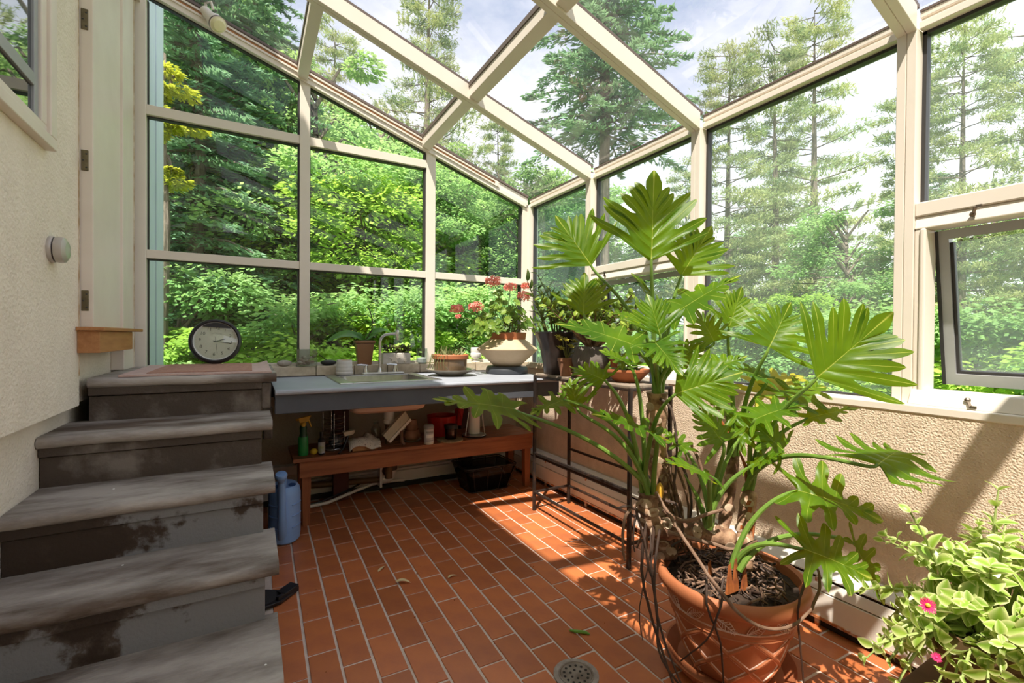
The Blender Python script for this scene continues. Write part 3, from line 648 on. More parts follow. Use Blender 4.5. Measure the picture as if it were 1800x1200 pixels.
ORDW = ['leftmost', 'second from left', 'third from left', 'fourth from left', 'fifth from left', 'sixth from left', 'seventh from left', 'eighth from left', 'ninth from left', 'tenth from left', 'eleventh from left', 'twelfth from left']
byk = {}
for t in TREES: byk.setdefault(t[:3], []).append(t)
for (kind, wh, row), ts in byk.items():
    ts.sort(key=lambda t: t[3])
    for i, t in enumerate(ts):
        o = t[4]; o['label'] = '%s %s, %s%s' % (WORD[kind].split(' with ')[0], wh, row, '' if len(ts) == 1 else ', '+ORDW[i])
        o['group'] = {'leafy': 'broadleaf trees ', 'bush': 'undergrowth bushes ', 'spruce': 'spruces ', 'pine': 'pines ', 'gold': 'saplings '}[kind]+wh
# ================================================================== OBJECTS
def arc(c, r, a0, a1, n=8, pl='xz'):
    out = []
    for i in range(n+1):
        a = a0+(a1-a0)*i/n; p = [c[0], c[1], c[2]]; k = {'x': 0, 'y': 1, 'z': 2}
        p[k[pl[0]]] += r*math.cos(a); p[k[pl[1]]] += r*math.sin(a); out.append(tuple(p))
    return out
def text(body, size, m, parent, M, name='numeral', ext=.0004):
    cu = bpy.data.curves.new(name, 'FONT'); cu.body = body; cu.size = size; cu.align_x = 'CENTER'; cu.align_y = 'CENTER'; cu.extrude = ext
    tmp = bpy.data.objects.new('tmp', cu); COL.objects.link(tmp); bpy.context.view_layer.update()
    me = bpy.data.meshes.new_from_object(tmp.evaluated_get(bpy.context.evaluated_depsgraph_get())); bpy.data.objects.remove(tmp)
    me.materials.clear(); me.materials.append(m)
    return piece(name, me, parent, M)

# ---- baseboard heater along the right wall
ht = root('baseboard_heater', (1.95, 1.6, 0), 'long white baseboard heater with rusty lower edge along the tan stucco wall', 'heater')
ya, yb = -2.2, 3.36
def extr(prof, y0, y1, name, m, par):
    g = G(); n = len(prof); vs = [(x, y0, z) for x, z in prof]+[(x, y1, z) for x, z in prof]
    g.add(vs, [tuple(range(n)), tuple(range(2*n-1, n-1, -1))]+[(i, (i+1) % n, (i+1) % n+n, i+n) for i in range(n)]); return g.build(name, m, par, bevel=.001, seg=1)
for y0, y1 in ((ya, .1), (.102, 2.66), (2.662, yb)):
    extr([(1.925,.045),(1.932,.045),(1.932,.142),(1.925,.140)], y0, y1, 'front_panel', M_['heater'], ht)
    extr([(1.926,.146),(1.934,.146),(1.945,.182),(1.938,.184)], y0, y1, 'upper_panel', M_['heater'], ht)
extr([(1.942,.192),(1.999,.192),(1.999,.232),(1.985,.232),(1.944,.197)], ya, yb, 'top_cover', M_['heater'], ht)
extr([(1.99,.01),(1.999,.01),(1.999,.2),(1.99,.2)], ya, yb, 'back_plate', M_['gasket2'], ht)
extr([(1.921,.034),(1.933,.034),(1.933,.047),(1.921,.045)], ya, yb, 'rusty_lip', M_['rust'], ht)
extr([(1.945,.0),(1.999,.0),(1.999,.03),(1.945,.03)], ya, yb, 'dark_slot', M_['darkgap'], ht)
for k in range(12):
    g = G(); y = ya+.3+k*.48; g.box(1.934, 1.99, y-.008, y+.008, 0, .19); g.build('bracket', M_['rust'], ht)
# ---- skirting on the back wall
bb = root('baseboard_back', (1, 3.44, 0), kind='structure')
g = G(); g.box(.06, 1.93, 3.425, 3.462, .03, .112); g.build('board', M_['heater'], bb, bevel=.003)
g = G(); g.box(.06, 1.93, 3.43, 3.462, .115, .13); g.build('cap_strip', M_['heater'], bb, bevel=.002)
g = G(); g.box(.06, .62, 3.395, 3.462, .19, .25); g.build('cover', M_['heater'], bb, bevel=.004)
g = G(); g.box(.06, 1.93, 3.40, 3.462, 0, .03); g.build('shadow_gap', M_['darkgap'], bb)

# ---- counter
ct_ = root('sink_counter', (.95, 3.0, 0), 'long grey laminate counter with dark blue-grey front board under the glazed wall', 'counter')
X0, X1, YA, YB, ZT = .108, 1.80, 2.555, 3.334, .848
hx0, hx1, hy0, hy1 = .47, 1.01, 2.74, 3.28
g = G(); g.box(X0, hx0, YA, YB, .822, ZT); g.box(hx1, X1, YA, YB, .822, ZT); g.box(hx0, hx1, YA, hy0, .822, ZT); g.box(hx0, hx1, hy1, YB, .822, ZT)
g.build('worktop', M_['countertop'], ct_)
g = G(); g.tube([(X0, YA, .835), (X1, YA, .835)], .0135, 10); g.build('front_edge', M_['countertop'], ct_, smooth=True)
g = G(); g.box(X0, X1+.02, YA+.012, YA+.05, .727, .822); g.build('apron_board', M_['bluegrey'], ct_, bevel=.003)
g = G(); g.box(X0, X1+.02, 3.29, 3.334, .727, .822); g.build('rear_rail', M_['bluegrey'], ct_)
for x in (1.755, .13, .95):
    g = G(); g.box(x, x+.045, YA+.05, 3.29, .727, .80) if x != .95 else g.box(.40, .44, YA+.05, 3.29, .74, .80); g.build('bearer', M_['bluegrey'], ct_, bevel=.002)
for x in (.49, 1.42):
    g = G(); g.box(x, x+.10, 3.30, 3.36, .0, .822); g.build('rear_post', M_['darkred'] if 'darkred' in M_ else M_.setdefault('darkred', mat('dark_red_post', (.085, .022, .018), .6)), ct_, bevel=.003)
# ---- sink
sk = root('kitchen_sink', (.74, 3.03, .85), 'rectangular steel drop-in sink with cream underside in the grey counter', 'sink')
g = G(); zr = .849
for a in ((.435, .505, 2.70, 3.315), (.97, 1.035, 2.70, 3.315), (.505, .97, 2.70, 2.77), (.505, .97, 3.20, 3.315)): g.box(*a, zr-.004, zr+.006)
g.build('rim', M_['steel'], sk, bevel=.003)
def basin(x0, x1, y0, y1, zt, zb, t, n=6, r=.05):
    def ring(e, z, rr):
        out = []
        for cx, cy, a0 in ((x1-e-rr, y1-e-rr, 0), (x0+e+rr, y1-e-rr, 90), (x0+e+rr, y0+e+rr, 180), (x1-e-rr, y0+e+rr, 270)):
            for k in range(n+1):
                a = math.radians(a0+90*k/n); out.append((cx+rr*math.cos(a), cy+rr*math.sin(a), z))
        return out
    rs_ = [ring(0, zt, r), ring(.006, zb+.05, r), ring(.02, zb+.015, r), ring(.05, zb, r)]
    m = len(rs_[0]); g = G(); vs = sum(rs_, []); fs = [(i*m+k, i*m+(k+1) % m, (i+1)*m+(k+1) % m, (i+1)*m+k) for i in range(3) for k in range(m)]+[tuple(range(3*m, 4*m))]
    g.add(vs, fs); return g
basin(.505, .97, 2.77, 3.20, .849, .69, 0).build('basin', M_['steel'], sk, smooth=True)
M_['sinkunder'] = mat('cream_sink_underside', (.72, .52, .40), .6)
basin(.495, .98, 2.76, 3.21, .845, .658, 0, 6, .055).build('basin_underside', M_['sinkunder'], sk, smooth=True)
g = G(); g.lathe([(.035, .697), (.032, .694), (.012, .693), (0, .693)], (.74, 2.99, 0), 20); g.build('strainer', M_['chrome'], sk, smooth=True)
# ---- drain pipe under the sink
dp = root('drain_pipe', (.80, 3.06, 0), 'brown and white plastic drain pipe below the sink running along the wall', 'pipe')
M_['brownpipe'] = mat('brown_drain_pipe', (.13, .07, .03), .45)
g = G(); g.lathe([(.0, .665), (.045, .665), (.045, .66), (.028, .655), (.028, .645)], (.80, 3.06, 0), 20); g.build('tailpiece', M_['steel'], dp, smooth=True)
g = G(); g.lathe([(.028, .65), (.033, .645), (.033, .575), (.030, .57), (.034, .565), (.034, .545), (.028, .54)], (.80, 3.06, 0), 20); g.build('slip_nut', M_['white'], dp, smooth=True)
g = G(); g.tube([(.80, 3.06, .55), (.80, 3.06, .18)], .025, 14); g.build('standpipe', M_['brownpipe'], dp, smooth=True)
g = G(); g.lathe([(.03, .20), (.033, .19), (.033, .165), (.03, .155)], (.90, 3.33, 0), 16); g.build('coupling', M_['gasket2'], dp, smooth=True)
g = G(); g.tube([(.80, 3.06, .20), (.80, 3.15, .205), (.86, 3.30, .22), (.90, 3.33, .19)], .022, 10); g.build('trap', M_['brownpipe'], dp, smooth=True)
g = G(); g.tube([(.90, 3.33, .165)]+arc((.85, 3.33, .145), .05, 0, -PI/2, 7)+[(.82, 3.33, .095)], .027, 14); g.build('elbow', M_['white'], dp, smooth=True)
g = G(); g.tube([(.83, 3.33, .095), (.15, 3.36, .125)], .021, 12); g.build('waste_run', M_['brownpipe'], dp, smooth=True)
g = G(); g.box(.80, .815, 3.29, 3.37, .05, .24); g.build('strap', M_['white'], dp)
g = G(); g.box(.535, .57, 3.33, 3.42, .07, .22); g.build('hanger', M_['black'], dp, bevel=.004)
cb = root('cable_run', (.5, 3.3, .03), 'loose grey cable and thin pipe lying along the foot of the back wall', 'cable')
g = G(); g.tube([(.20, 3.22, .012), (.45, 3.24, .02), (.63, 3.30, .05), (.80, 3.36, .07), (1.0, 3.385, .05)], .011, 8); g.build('grey_pipe', M_['heater'], cb, smooth=True)
g = G(); g.tube([(.18, 3.28, .008), (.4, 3.27, .02), (.58, 3.30, .06), (.72, 3.35, .10)], .006, 6); g.build('black_cable', M_['black'], cb, smooth=True)
g = G(); g.ball((.60, 3.30, .06), .02, (1.4, .8, .8), 8); g.build('clip', M_['black'], cb, smooth=True)
# ---- faucet
fc = root('faucet', (.80, 3.26, .855), 'chrome gooseneck faucet with two lever handles behind the steel sink', 'faucet')
g = G(); g.lathe([(.022, .855), (.022, .87), (.014, .885), (.012, .90)], (.795, 3.29, 0), 18); g.build('base', M_['chrome'], fc, smooth=True)
g = G(); g.tube([(.795, 3.29, .89), (.795, 3.29, 1.07)]+[(.795+.0*0+.05*(1-math.cos(a))*.9, 3.29-.05*(1-math.cos(a))*.5, 1.07+.06*math.sin(a)) for a in (PI/12*k for k in range(1, 7))]+[(.87, 3.255, 1.134), (.90, 3.24, 1.134)], .010, 12); g.build('spout', M_['chrome'], fc, smooth=True)
g = G(); g.lathe([(.012, 1.16), (.014, 1.155), (.014, 1.115), (.012, 1.09), (.0, 1.09)], (.903, 3.238, 0), 14); g.build('nozzle', M_['chrome'], fc, smooth=True)
for x in (.695, .898):
    g = G(); g.lathe([(.020, .855), (.019, .88), (.013, .90), (.013, .915), (.0, .917)], (x, 3.27, 0), 16); h = g.build('valve', M_['chrome'], fc, smooth=True)
    g = G(); g.tube([(x+.01, 3.27, .915), (x-.035, 3.262, .922), (x-.065, 3.255, .92)], [.008, .007, .005], 8); g.build('lever', M_['chrome'], h, smooth=True)
st_ = root('soap_tray', (.80, 3.22, .855), 'flat white tray lying on the rim behind the sink bowl', 'tray')
g = G(); g.box(.665, .945, 3.205, 3.25, .856, .868); g.build('tray', M_['white'], st_, bevel=.004)

# ---- things on the sill
def pebble(c, r, sc, m, name, label, cat='stone', seed=1):
    g = G(); n0 = len(g.v); g.ball((0, 0, 0), r, sc, 18)
    g.v = [tuple(V(c)+V(p)*(1+.05*noise.noise(V(p)*18+V((seed, 0, 0))))) for p in g.v]
    return g.build(name, m, None, smooth=True, auto=0, loc=c, label=label, cat=cat)
M_['greystone'] = mat('speckled_grey_stone', (.42, .38, .33), .7, col2=(.30, .27, .23), nscale=50, bump=.1)
pebble((.20, 3.425, .948), .045, (1, .55, .47), M_['greystone'], 'pebble', 'smooth grey oval pebble on the sill beside the door mat')
pebble((.475, 3.42, .947), .05, (1.05, .6, .40), M_['black'], 'black_stone', 'glossy black boat-shaped stone on the sill behind the white ribbed jar', seed=4)
tk = root('glass_tank', (.335, 3.42, .926), 'small clear glass tank holding pebbles and shells on the sill', 'vase')
g = G(); t = .004
for a in ((.272, .398, 3.392, 3.392+t), (.272, .398, 3.448-t, 3.448), (.272, .272+t, 3.392, 3.448), (.398-t, .398, 3.392, 3.448)): g.box(*a, .928, 1.04)
g.box(.272, .398, 3.392, 3.448, .927, .935)
g.build('tank', M_['clearg'], tk)
shc = [(.55, .42, .33), (.30, .22, .18), (.62, .54, .46), (.40, .27, .24)]
shm = [mat('shell_%s' % n, c, .6, col2=tuple(x*.6 for x in c), nscale=60) for n, c in zip(('tan', 'brown', 'cream', 'rose'), shc)]
for k in range(26):
    g = G(); r = .0085+.004*rnd.random(); c = (.284+.10*rnd.random(), 3.403+.034*rnd.random(), .944+.05*rnd.random()*(1 if k > 8 else .3))
    g.ball(c, r, (1.3, .9, .7), 8); g.build('pebble', shm[k % 4], tk, smooth=True, auto=0)
vs_ = root('glass_jar', (1.14, 3.42, .926), 'clear glass jar with white gravel in its base on the sill', 'vase')
g = G(); g.lathe([(.040, .927), (.042, .93), (.042, 1.04), (.039, 1.04), (.039, .935), (0, .935)], (1.143, 3.42, 0), 24); g.build('jar', M_['clearg'], vs_, smooth=True)
g = G(); g.lathe([(.036, .936), (.0375, .965), (.02, .972), (0, .972)], (1.143, 3.42, 0), 16); g.build('gravel', M_['white'], vs_, kind='stuff')
# orchid
M_['orchleaf'] = leafmat('orchid_leaf', (.045, .16, .015), (.08, .22, .02), (.18, .38, .02), .35, 6, rough=.3, gloss=.1)
oc = root('potted_orchid', (.72, 3.42, .926), 'orchid with two broad leaves and a bare stem in a square brown pot', 'plant')
M_['brownpot'] = mat('brown_glazed_pot', (.26, .125, .055), .35, col2=(.22, .10, .045), nscale=5)
def sqpot(c, z0, z1, w0, w1, rimh, m, par, name='pot'):
    g = G(); q = []
    for z, w_ in ((z0, w0), (z1, w1)):
        q += [(c[0]-w_, c[1]-w_*.55, z), (c[0]+w_, c[1]-w_*.55, z), (c[0]+w_, c[1]+w_*.55, z), (c[0]-w_, c[1]+w_*.55, z)]
    g.hexa(q); w2 = w1+.008; g.box(c[0]-w2, c[0]+w2, c[1]-w2*.55, c[1]+w2*.55, z1, z1+rimh); return g.build(name, m, par, bevel=.006)
sqpot((.717, 3.425), .926, 1.078, .046, .062, .02, M_['brownpot'], oc)
g = G(); g.box(.66, .774, 3.395, 3.455, 1.09, 1.101); g.build('bark', M_['soil'], oc)
def blade(pts, wd, nrm, n=12, cup=.15, tip=1.6, base=.6):
    """a simple leaf following a 3-D midrib"""
    g = G(); P = [V(p) for p in pts]
    def ev(t):
        k = min(int(t*(len(P)-1)), len(P)-2); f = t*(len(P)-1)-k; return P[k].lerp(P[k+1], f)
    # smooth path (Bezier for 3 pts)
    def bz(t):
        if len(P) == 3: return P[0]*(1-t)**2+P[1]*2*t*(1-t)+P[2]*t*t
        return ev(t)
    nr = V(nrm).normalized(); a = []
    for i in range(n+1):
        t = i/n; p = bz(t); d = (bz(min(1, t+.02))-bz(max(0, t-.02))).normalized(); s = d.cross(nr).normalized(); u = s.cross(d)
        ww = wd*(math.sin(PI*min(1, t**base))**.75 if 0 < t < 1 else 0.03)
        if t > .97: ww = wd*.04
        for j, f in enumerate((-1, -.5, 0, .5, 1)):
            g.v.append(tuple(p+s*ww*f+u*(cup*abs(f)*ww))); a.append(1.0 if f == 0 else 0.0)
    g.f += [(i*5+k, i*5+k+1, (i+1)*5+k+1, (i+1)*5+k) for i in range(n) for k in range(4)]; g.m = [0]*len(g.f); g.a = a
    return g
blade([(.71, 3.42, 1.10), (.60, 3.41, 1.19), (.455, 3.38, 1.085)], .045, (.1, -.55, .9)).build('leaf', M_['orchleaf'], oc, smooth=True, auto=0)
blade([(.72, 3.42, 1.10), (.82, 3.41, 1.21), (.90, 3.39, 1.155)], .036, (0, -.5, .9)).build('leaf', M_['orchleaf'], oc, smooth=True, auto=0)
blade([(.71, 3.42, 1.10), (.69, 3.41, 1.16), (.65, 3.40, 1.15)], .018, (0, -.5, .9)).build('leaf', M_['orchleaf'], oc, smooth=True, auto=0)
g = G(); g.tube([(.725, 3.42, 1.10), (.765, 3.42, 1.17), (.772, 3.42, 1.24), (.752, 3.42, 1.31), (.735, 3.42, 1.34)], .0035, 7); g.build('flower_stem', M_['rootd'], oc, smooth=True)
# white planter with starfish
M_['marble'] = mat('white_marbled_ceramic', (.70, .66, .60), .5, col2=(.52, .48, .43), nscale=14)
M_['cream'] = mat('cream_ceramic', (.80, .72, .62), .55)
pl = root('starfish_planter', (.94, 3.42, .926), 'pale rectangular planter with raised starfish and a dark leafy plant on the sill', 'plant')
g = G(); g.box(.842, 1.045, 3.39, 3.45, .927, 1.008); g.build('planter', M_['marble'], pl, bevel=.004)
g = G(); g.box(.85, 1.037, 3.396, 3.444, 1.0, 1.012); g.build('soil', M_['soil'], pl)
def star(c, r, rot, par, sx=1):
    poly = []
    for k in range(10):
        a = rot+2*PI*k/10; q = r if k % 2 == 0 else r*.42; poly.append((q*math.cos(a)*sx, q*math.sin(a)))
    g = G(); g.prism(poly, .004, Matrix(((1, 0, 0), (0, 0, -1), (0, 1, 0))), c); g.build('starfish', M_['cream'], par, bevel=.001)
star((.925, 3.39, .965), .04, .3, pl, 1.1); star((1.005, 3.39, .955), .022, .8, pl, .6)
M_['darkleaf'] = leafmat('dark_bronze_leaf', (.05, .055, .02), (.14, .12, .05), (.2, .2, .05), .3, 40)
lm = blade([(0, 0, 0), (.02, 0, .012), (.045, 0, .004)], .009, (0, 0, 1), 6).build('dl', M_['darkleaf']); dlm = lm.data; bpy.data.objects.remove(lm)
def scatter(par, me, n, cfun, name='leaf', s0=.8, s1=1.2, seed=3, el=(-.2, .9)):
    r = random.Random(seed)
    for k in range(n):
        c, az = cfun(r, k); s = r.uniform(s0, s1)
        M = Matrix.Translation(c) @ Matrix.Rotation(az, 4, 'Z') @ Matrix.Rotation(-r.uniform(*el), 4, 'Y') @ Matrix.Rotation(r.uniform(-.6, .6), 4, 'X') @ Matrix.Scale(s, 4)
        piece(name, me, par, M)
def cf(r, k): return V((.85+.19*r.random(), 3.40+.04*r.random(), 1.01+.035*r.random())), r.uniform(0, 6.28)
scatter(pl, dlm, 70, cf, seed=4)
# white face cup
bu = root('white_goblet', (1.60, 3.425, .926), 'small white footed ceramic cup on the sill between succulent dish and tan pot', 'cup')
g = G(); g.lathe([(.032, .927), (.034, .933), (.014, .945), (.014, .952), (.038, .965), (.046, .985), (.044, 1.0), (.04, 1.003), (.043, 1.01), (.042, 1.042), (.036, 1.045), (.034, 1.01), (0, .99)], (1.60, 3.425, 0), 24); g.build('cup', M_['white'], bu, smooth=True)
scatter(bu, dlm, 5, lambda r, k: (V((1.59+.02*r.random(), 3.40, 1.02)), r.uniform(0, 6.28)), seed=9, s0=.5, s1=.8)

for n_, dy_ in (('pebble', -.05), ('black_stone', -.05), ('glass_tank', -.068), ('glass_jar', -.05), ('potted_orchid', -.045), ('starfish_planter', -.045), ('white_goblet', -.05)):
    q_ = bpy.data.objects[n_]; q_.location += V((q_.location.x*dy_*.29, dy_, -.012))
# ---- things on the counter
M_['ribw'] = mat('matt_white_ceramic', (.74, .71, .67), .6)
cj = root('ribbed_jar', (.55, 3.26, .855), 'white ribbed ceramic jar filled with soil at the back corner of the sink', 'jar')
pr = [(.050, .857)]
for k in range(4): z = .860+k*.023; pr += [(.054-.0015*k, z+.003), (.0545-.0015*k, z+.013), (.051-.001*k, z+.021)]
pr += [(.050, .955), (.046, .956), (.045, .948), (0, .948)]
g = G(); g.lathe(pr, (.552, 3.262, 0), 32); g.build('jar', M_['ribw'], cj, smooth=True)
g = G(); g.lathe([(.044, .9485), (.02, .957), (0, .958)], (.552, 3.262, 0), 16); g.build('soil', M_['terraw'], cj)
# succulent dish
M_['celadon'] = mat('grey_brown_glaze', (.30, .27, .22), .35, col2=(.20, .165, .12), nscale=5, coat=.3)
sd = root('succulent_saucer', (1.22, 3.02, .85), 'wide grey-brown stoneware saucer under the succulent pot on the counter', 'saucer')
g = G(); g.lathe([(.085, .849), (.09, .855), (.17, .888), (.172, .894), (.165, .893), (.08, .864), (0, .862)], (1.22, 3.02, 0), 40); g.build('saucer', M_['celadon'], sd, smooth=True)
sp = root('succulent_bowl', (1.215, 3.02, .865), 'round brown pot with orange rim and small spiky succulents beside the sink', 'plant')
M_['brownglz'] = mat('brown_glazed_bowl', (.20, .125, .065), .3, col2=(.12, .08, .045), nscale=4, coat=.4)
g = G(); g.lathe([(.108, .866), (.112, .872), (.116, .965)], (1.215, 3.02, 0), 36); g.build('pot', M_['brownglz'], sp, smooth=True)
g = G(); g.lathe([(.117, .962), (.125, .966), (.127, .99), (.122, .996), (.114, .994), (.11, .975), (0, .972)], (1.215, 3.02, 0), 36); g.build('rim', M_['terra'], sp, smooth=True)
g = G(); g.lathe([(.112, .978), (.06, .985), (0, .986)], (1.215, 3.02, 0), 20); g.build('soil', M_['soil'], sp)
M_['succ'] = leafmat('grey_green_succulent', (.13, .17, .06), (.24, .24, .10), (.3, .34, .1), .2, 40)
sm_ = blade([(0, 0, 0), (.012, 0, .03), (.02, 0, .055)], .008, (1, 0, .2), 6, cup=.5).build('sx', M_['succ']); sme = sm_.data; bpy.data.objects.remove(sm_)
scatter(sp, sme, 44, lambda r, k: (V((1.215+.09*math.cos(k*2.4)*math.sqrt(r.random()), 3.02+.09*math.sin(k*2.4)*math.sqrt(r.random()), .982)), r.uniform(0, 6.28)), 'succulent_leaf', .7, 1.3, 5, (-.9, .5))
g = G()
for k in range(9):
    a = 2.6+.2*k; x, y = 1.215+.12*math.cos(a), 3.02+.12*math.sin(a)*.8-.02
    g.tube([(x, y, .99), (x-.03, y-.03, 1.0-.01*k % .02), (x-.045, y-.03, .94), (x-.06+.012*k % .05, y-.02, .90)], .0018, 5)
g.build('trailing_stems', M_['succ'], sp, kind='stuff')
# turntable + bicone pot + geranium
tt = root('turntable_stand', (1.67, 3.03, .85), 'dark grey round plastic stand under the tan angular pot on the counter', 'stand')
M_['darkplast'] = mat('dark_slate_plastic', (.045, .05, .058), .4)
g = G(); g.lathe([(.155, .849), (.158, .86), (.156, .885), (.145, .902), (.10, .905), (0, .905)], (1.67, 3.03, 0), 40); g.build('stand', M_['darkplast'], tt, smooth=True)
ge = root('potted_geranium', (1.67, 3.03, .905), 'pink-flowered geranium in an angular tan stoneware pot with terracotta liner', 'plant')
M_['tan'] = mat('sandy_stoneware', (.56, .42, .27), .75, col2=(.50, .37, .23), nscale=8, bump=.1, bscale=120)
cx, cy_ = 1.672, 3.03
g = G(); g.lathe([(.10, .906), (.105, .91), (.226, 1.022), (.228, 1.027), (.226, 1.032), (.135, 1.10), (.128, 1.10)], (cx, cy_, 0), 48); g.build('pot', M_['tan'], ge, smooth=True, auto=25)
g = G(); g.lathe([(.125, 1.09), (.135, 1.098), (.143, 1.15), (.135, 1.152), (.125, 1.13), (0, 1.125)], (cx, cy_, 0), 36); g.build('liner', M_['terra'], ge, smooth=True)
g = G(); g.lathe([(.126, 1.132), (.07, 1.14), (0, 1.142)], (cx, cy_, 0), 20); g.build('soil', M_['soil'], ge)
M_['gerleaf'] = leafmat('geranium_leaf', (.12, .23, .04), (.22, .33, .06), (.36, .48, .05), .4, 30, gloss=.04, rand=.3)
M_['pink'] = leafmat('coral_pink_petal', (.88, .27, .22), (.92, .46, .38), (.95, .36, .28), .35, 60, gloss=0)
def scallop(r, n=28, cup=.25):
    g = G(); rings = [(.0, 0), (.35, .3), (.7, .7), (1, 1)]
    g.v.append((0, 0, 0)); idx = [[0]*n]
    for f, _ in rings[1:]:
        row = []
        for k in range(n):
            a = -PI+.25+(2*PI-.5)*k/(n-1); q = r*f*(1+(.09*math.cos(a*9) if f == 1 else .03*math.cos(a*9)))
            row.append(len(g.v)); g.v.append((q*math.cos(a), q*math.sin(a), cup*r*f*f+.05*r*math.sin(3*a)*f))
        idx.append(row)
    for i in range(3):
        for k in range(n-1):
            a, b, c, d = idx[i][k], idx[i][k+1], idx[i+1][k+1], idx[i+1][k]
            g.f.append((a, c, d) if i == 0 else (a, b, c, d))
    g.m = [0]*len(g.f); return g
gl = scallop(.034).build('gx', M_['gerleaf'], smooth=True, auto=0); glm = gl.data; bpy.data.objects.remove(gl)
r_ = random.Random(21)
stems = G(); cents = []
for k in range(15):
    a = k*2.4; rr = .05+.12*math.sqrt(r_.random()); h = 1.19+.20*r_.random()*(1.25-rr/.2); p = (cx+rr*1.35*math.cos(a), cy_+rr*math.sin(a)*.8, h); cents.append(p)
    stems.tube([(cx+.06*math.cos(a), cy_+.06*math.sin(a), 1.13), (cx+rr*.7*math.cos(a), cy_+rr*.6*math.sin(a), (1.13+h)/2+.02), p], [.006, .005, .003], 6)
for p in ((1.44, 2.98, 1.20), (1.40, 2.98, 1.17), (1.50, 2.95, 1.16), (1.86, 2.95, 1.18), (1.92, 2.96, 1.20), (1.58, 3.0, 1.41), (1.62, 3.0, 1.38), (1.56, 3.0, 1.36)):
    cents.append(p); stems.tube([(cx, cy_, 1.14), ((cx+p[0])/2, (cy_+p[1])/2, (1.14+p[2])/2+.03), p], [.005, .004, .003], 6)
fl = [(1.545, 3.02, 1.525, .062), (1.69, 3.02, 1.49, .052), (1.795, 3.0, 1.425, .058), (1.84, 3.05, 1.51, .034), (1.402, 3.0, 1.33, .056), (1.295, 3.1, 1.315, .050), (1.283, 3.05, 1.262, .02), (1.46, 3.2, 1.42, .036), (1.385, 3.25, 1.435, .04)]
for x, y, z, r in fl[:7]: stems.tube([(cx, cy_, 1.14), (cx+(x-cx)*.45, cy_, 1.14+(z-1.14)*.62), (x, y, z)], [.005, .0035, .003], 6)
stems.build('stem', M_['gstem'] if 'gstem' in M_ else M_.setdefault('gstem', mat('green_brown_stem', (.16, .17, .05), .6)), ge, smooth=True)
for k in range(150):
    c = cents[k % len(cents)]; q = V((r_.gauss(0, .035), r_.gauss(0, .03), r_.gauss(0, .03)))
    dr = V((c[0]-cx+q.x*2, c[1]-cy_+q.y*2-.06, .14)).normalized()
    R = dr.to_track_quat('Z', 'X').to_matrix().to_4x4() @ Matrix.Rotation(r_.uniform(0, 6.28), 4, 'Z')
    piece('leaf', glm, ge, Matrix.Translation(V(c)+q) @ R @ Matrix.Scale(r_.uniform(.55, 1.05), 4))
for x, y, z, r in fl[:7]:
    g = G(); n = int(26+r*900)
    for k in range(n):
        v = V((r_.gauss(0, 1), r_.gauss(0, 1), r_.gauss(.3, .8))).normalized(); p = V((x, y, z))+V((v.x*r, v.y*r, v.z*r*.62))*r_.uniform(.55, 1)
        s = r_.uniform(.010, .015)*(1 if r > .03 else .7); a = v.orthogonal().normalized(); b = v.cross(a); o2 = v*s*.35
        g.add([p, p+a*s+o2, p+(a+b)*s*.9+o2*1.4, p+b*s+o2, p-a*s+o2, p-(a+b)*s*.9+o2*1.4, p-b*s+o2], [(0, 1, 2, 3), (0, 4, 5, 6)])
    g.build('flower_head', M_['pink'], ge)

# ---- clock and mat
mt = root('door_mat', (-.18, 3.0, .931), 'worn pink doormat with pale border on the stone landing', 'mat')
M_['mat1'] = mat('faded_pink_mat_border', (.60, .44, .40), .95, col2=(.52, .37, .33), nscale=30, bump=.3, bscale=200)
M_['mat2'] = mat('coarse_pink_mat', (.50, .28, .21), .95, col2=(.36, .19, .14), nscale=45, bump=.5, bscale=180)
def wavy(x0, x1, y0, y1, z, t, nx=24, ny=10, curl=.0):
    g = G(); vs = []
    for k in (0, 1):
        for i in range(nx+1):
            for j in range(ny+1):
                x = x0+(x1-x0)*i/nx; y = y0+(y1-y0)*j/ny; u = i/nx; v = j/ny
                vs.append((x, y, z+k*t+curl*(max(0, u-.85)/.15)**2*max(0, v-.3)+.0015*noise.noise(V((x*9, y*9, 0)))))
    m = (nx+1)*(ny+1)
    for i in range(nx):
        for j in range(ny):
            a = i*(ny+1)+j; q = (a, a+ny+1, a+ny+2, a+1); g.f += [tuple(p+m for p in q), tuple(reversed(q))]
    bd = [i*(ny+1) for i in range(nx+1)]+[nx*(ny+1)+j for j in range(1, ny+1)]+[i*(ny+1)+ny for i in range(nx-1, -1, -1)]+[j for j in range(ny-1, 0, -1)]
    for k in range(len(bd)): a, b = bd[k], bd[(k+1) % len(bd)]; g.f.append((a, b, b+m, a+m))
    g.v = vs; g.m = [0]*len(g.f); return g
wavy(-.50, .095, 2.60, 3.37, .932, .008, curl=.025).build('border', M_['mat1'], mt)
wavy(-.41, .01, 2.655, 3.35, .9405, .0035, curl=.0).build('pile', M_['mat2'], mt)
CK = V((-.181, 3.345, 1.078)); RC = .136
ck = root('wall_clock', (-.181, 3.35, .945), 'round black-rimmed clock showing about quarter past two leaning on the window', 'clock')
ra = math.radians(9); BX = V((1, 0, 0)); BZ = V((0, math.sin(ra), math.cos(ra))); BN = V((0, -math.cos(ra), math.sin(ra)))
tw = math.radians(-6); bx = BX*math.cos(tw)+BZ*math.sin(tw); bz = BZ*math.cos(tw)-BX*math.sin(tw)
MC = Matrix((( bx.x, bz.x, BN.x), (bx.y, bz.y, BN.y), (bx.z, bz.z, BN.z)))
def cm(x, y, z=0, rot=0): return Matrix.Translation(CK) @ MC.to_4x4() @ Matrix.Translation((x, y, z)) @ Matrix.Rotation(rot, 4, 'Z')
M_['dial'] = mat('ivory_clock_dial', (.72, .68, .58), .5)
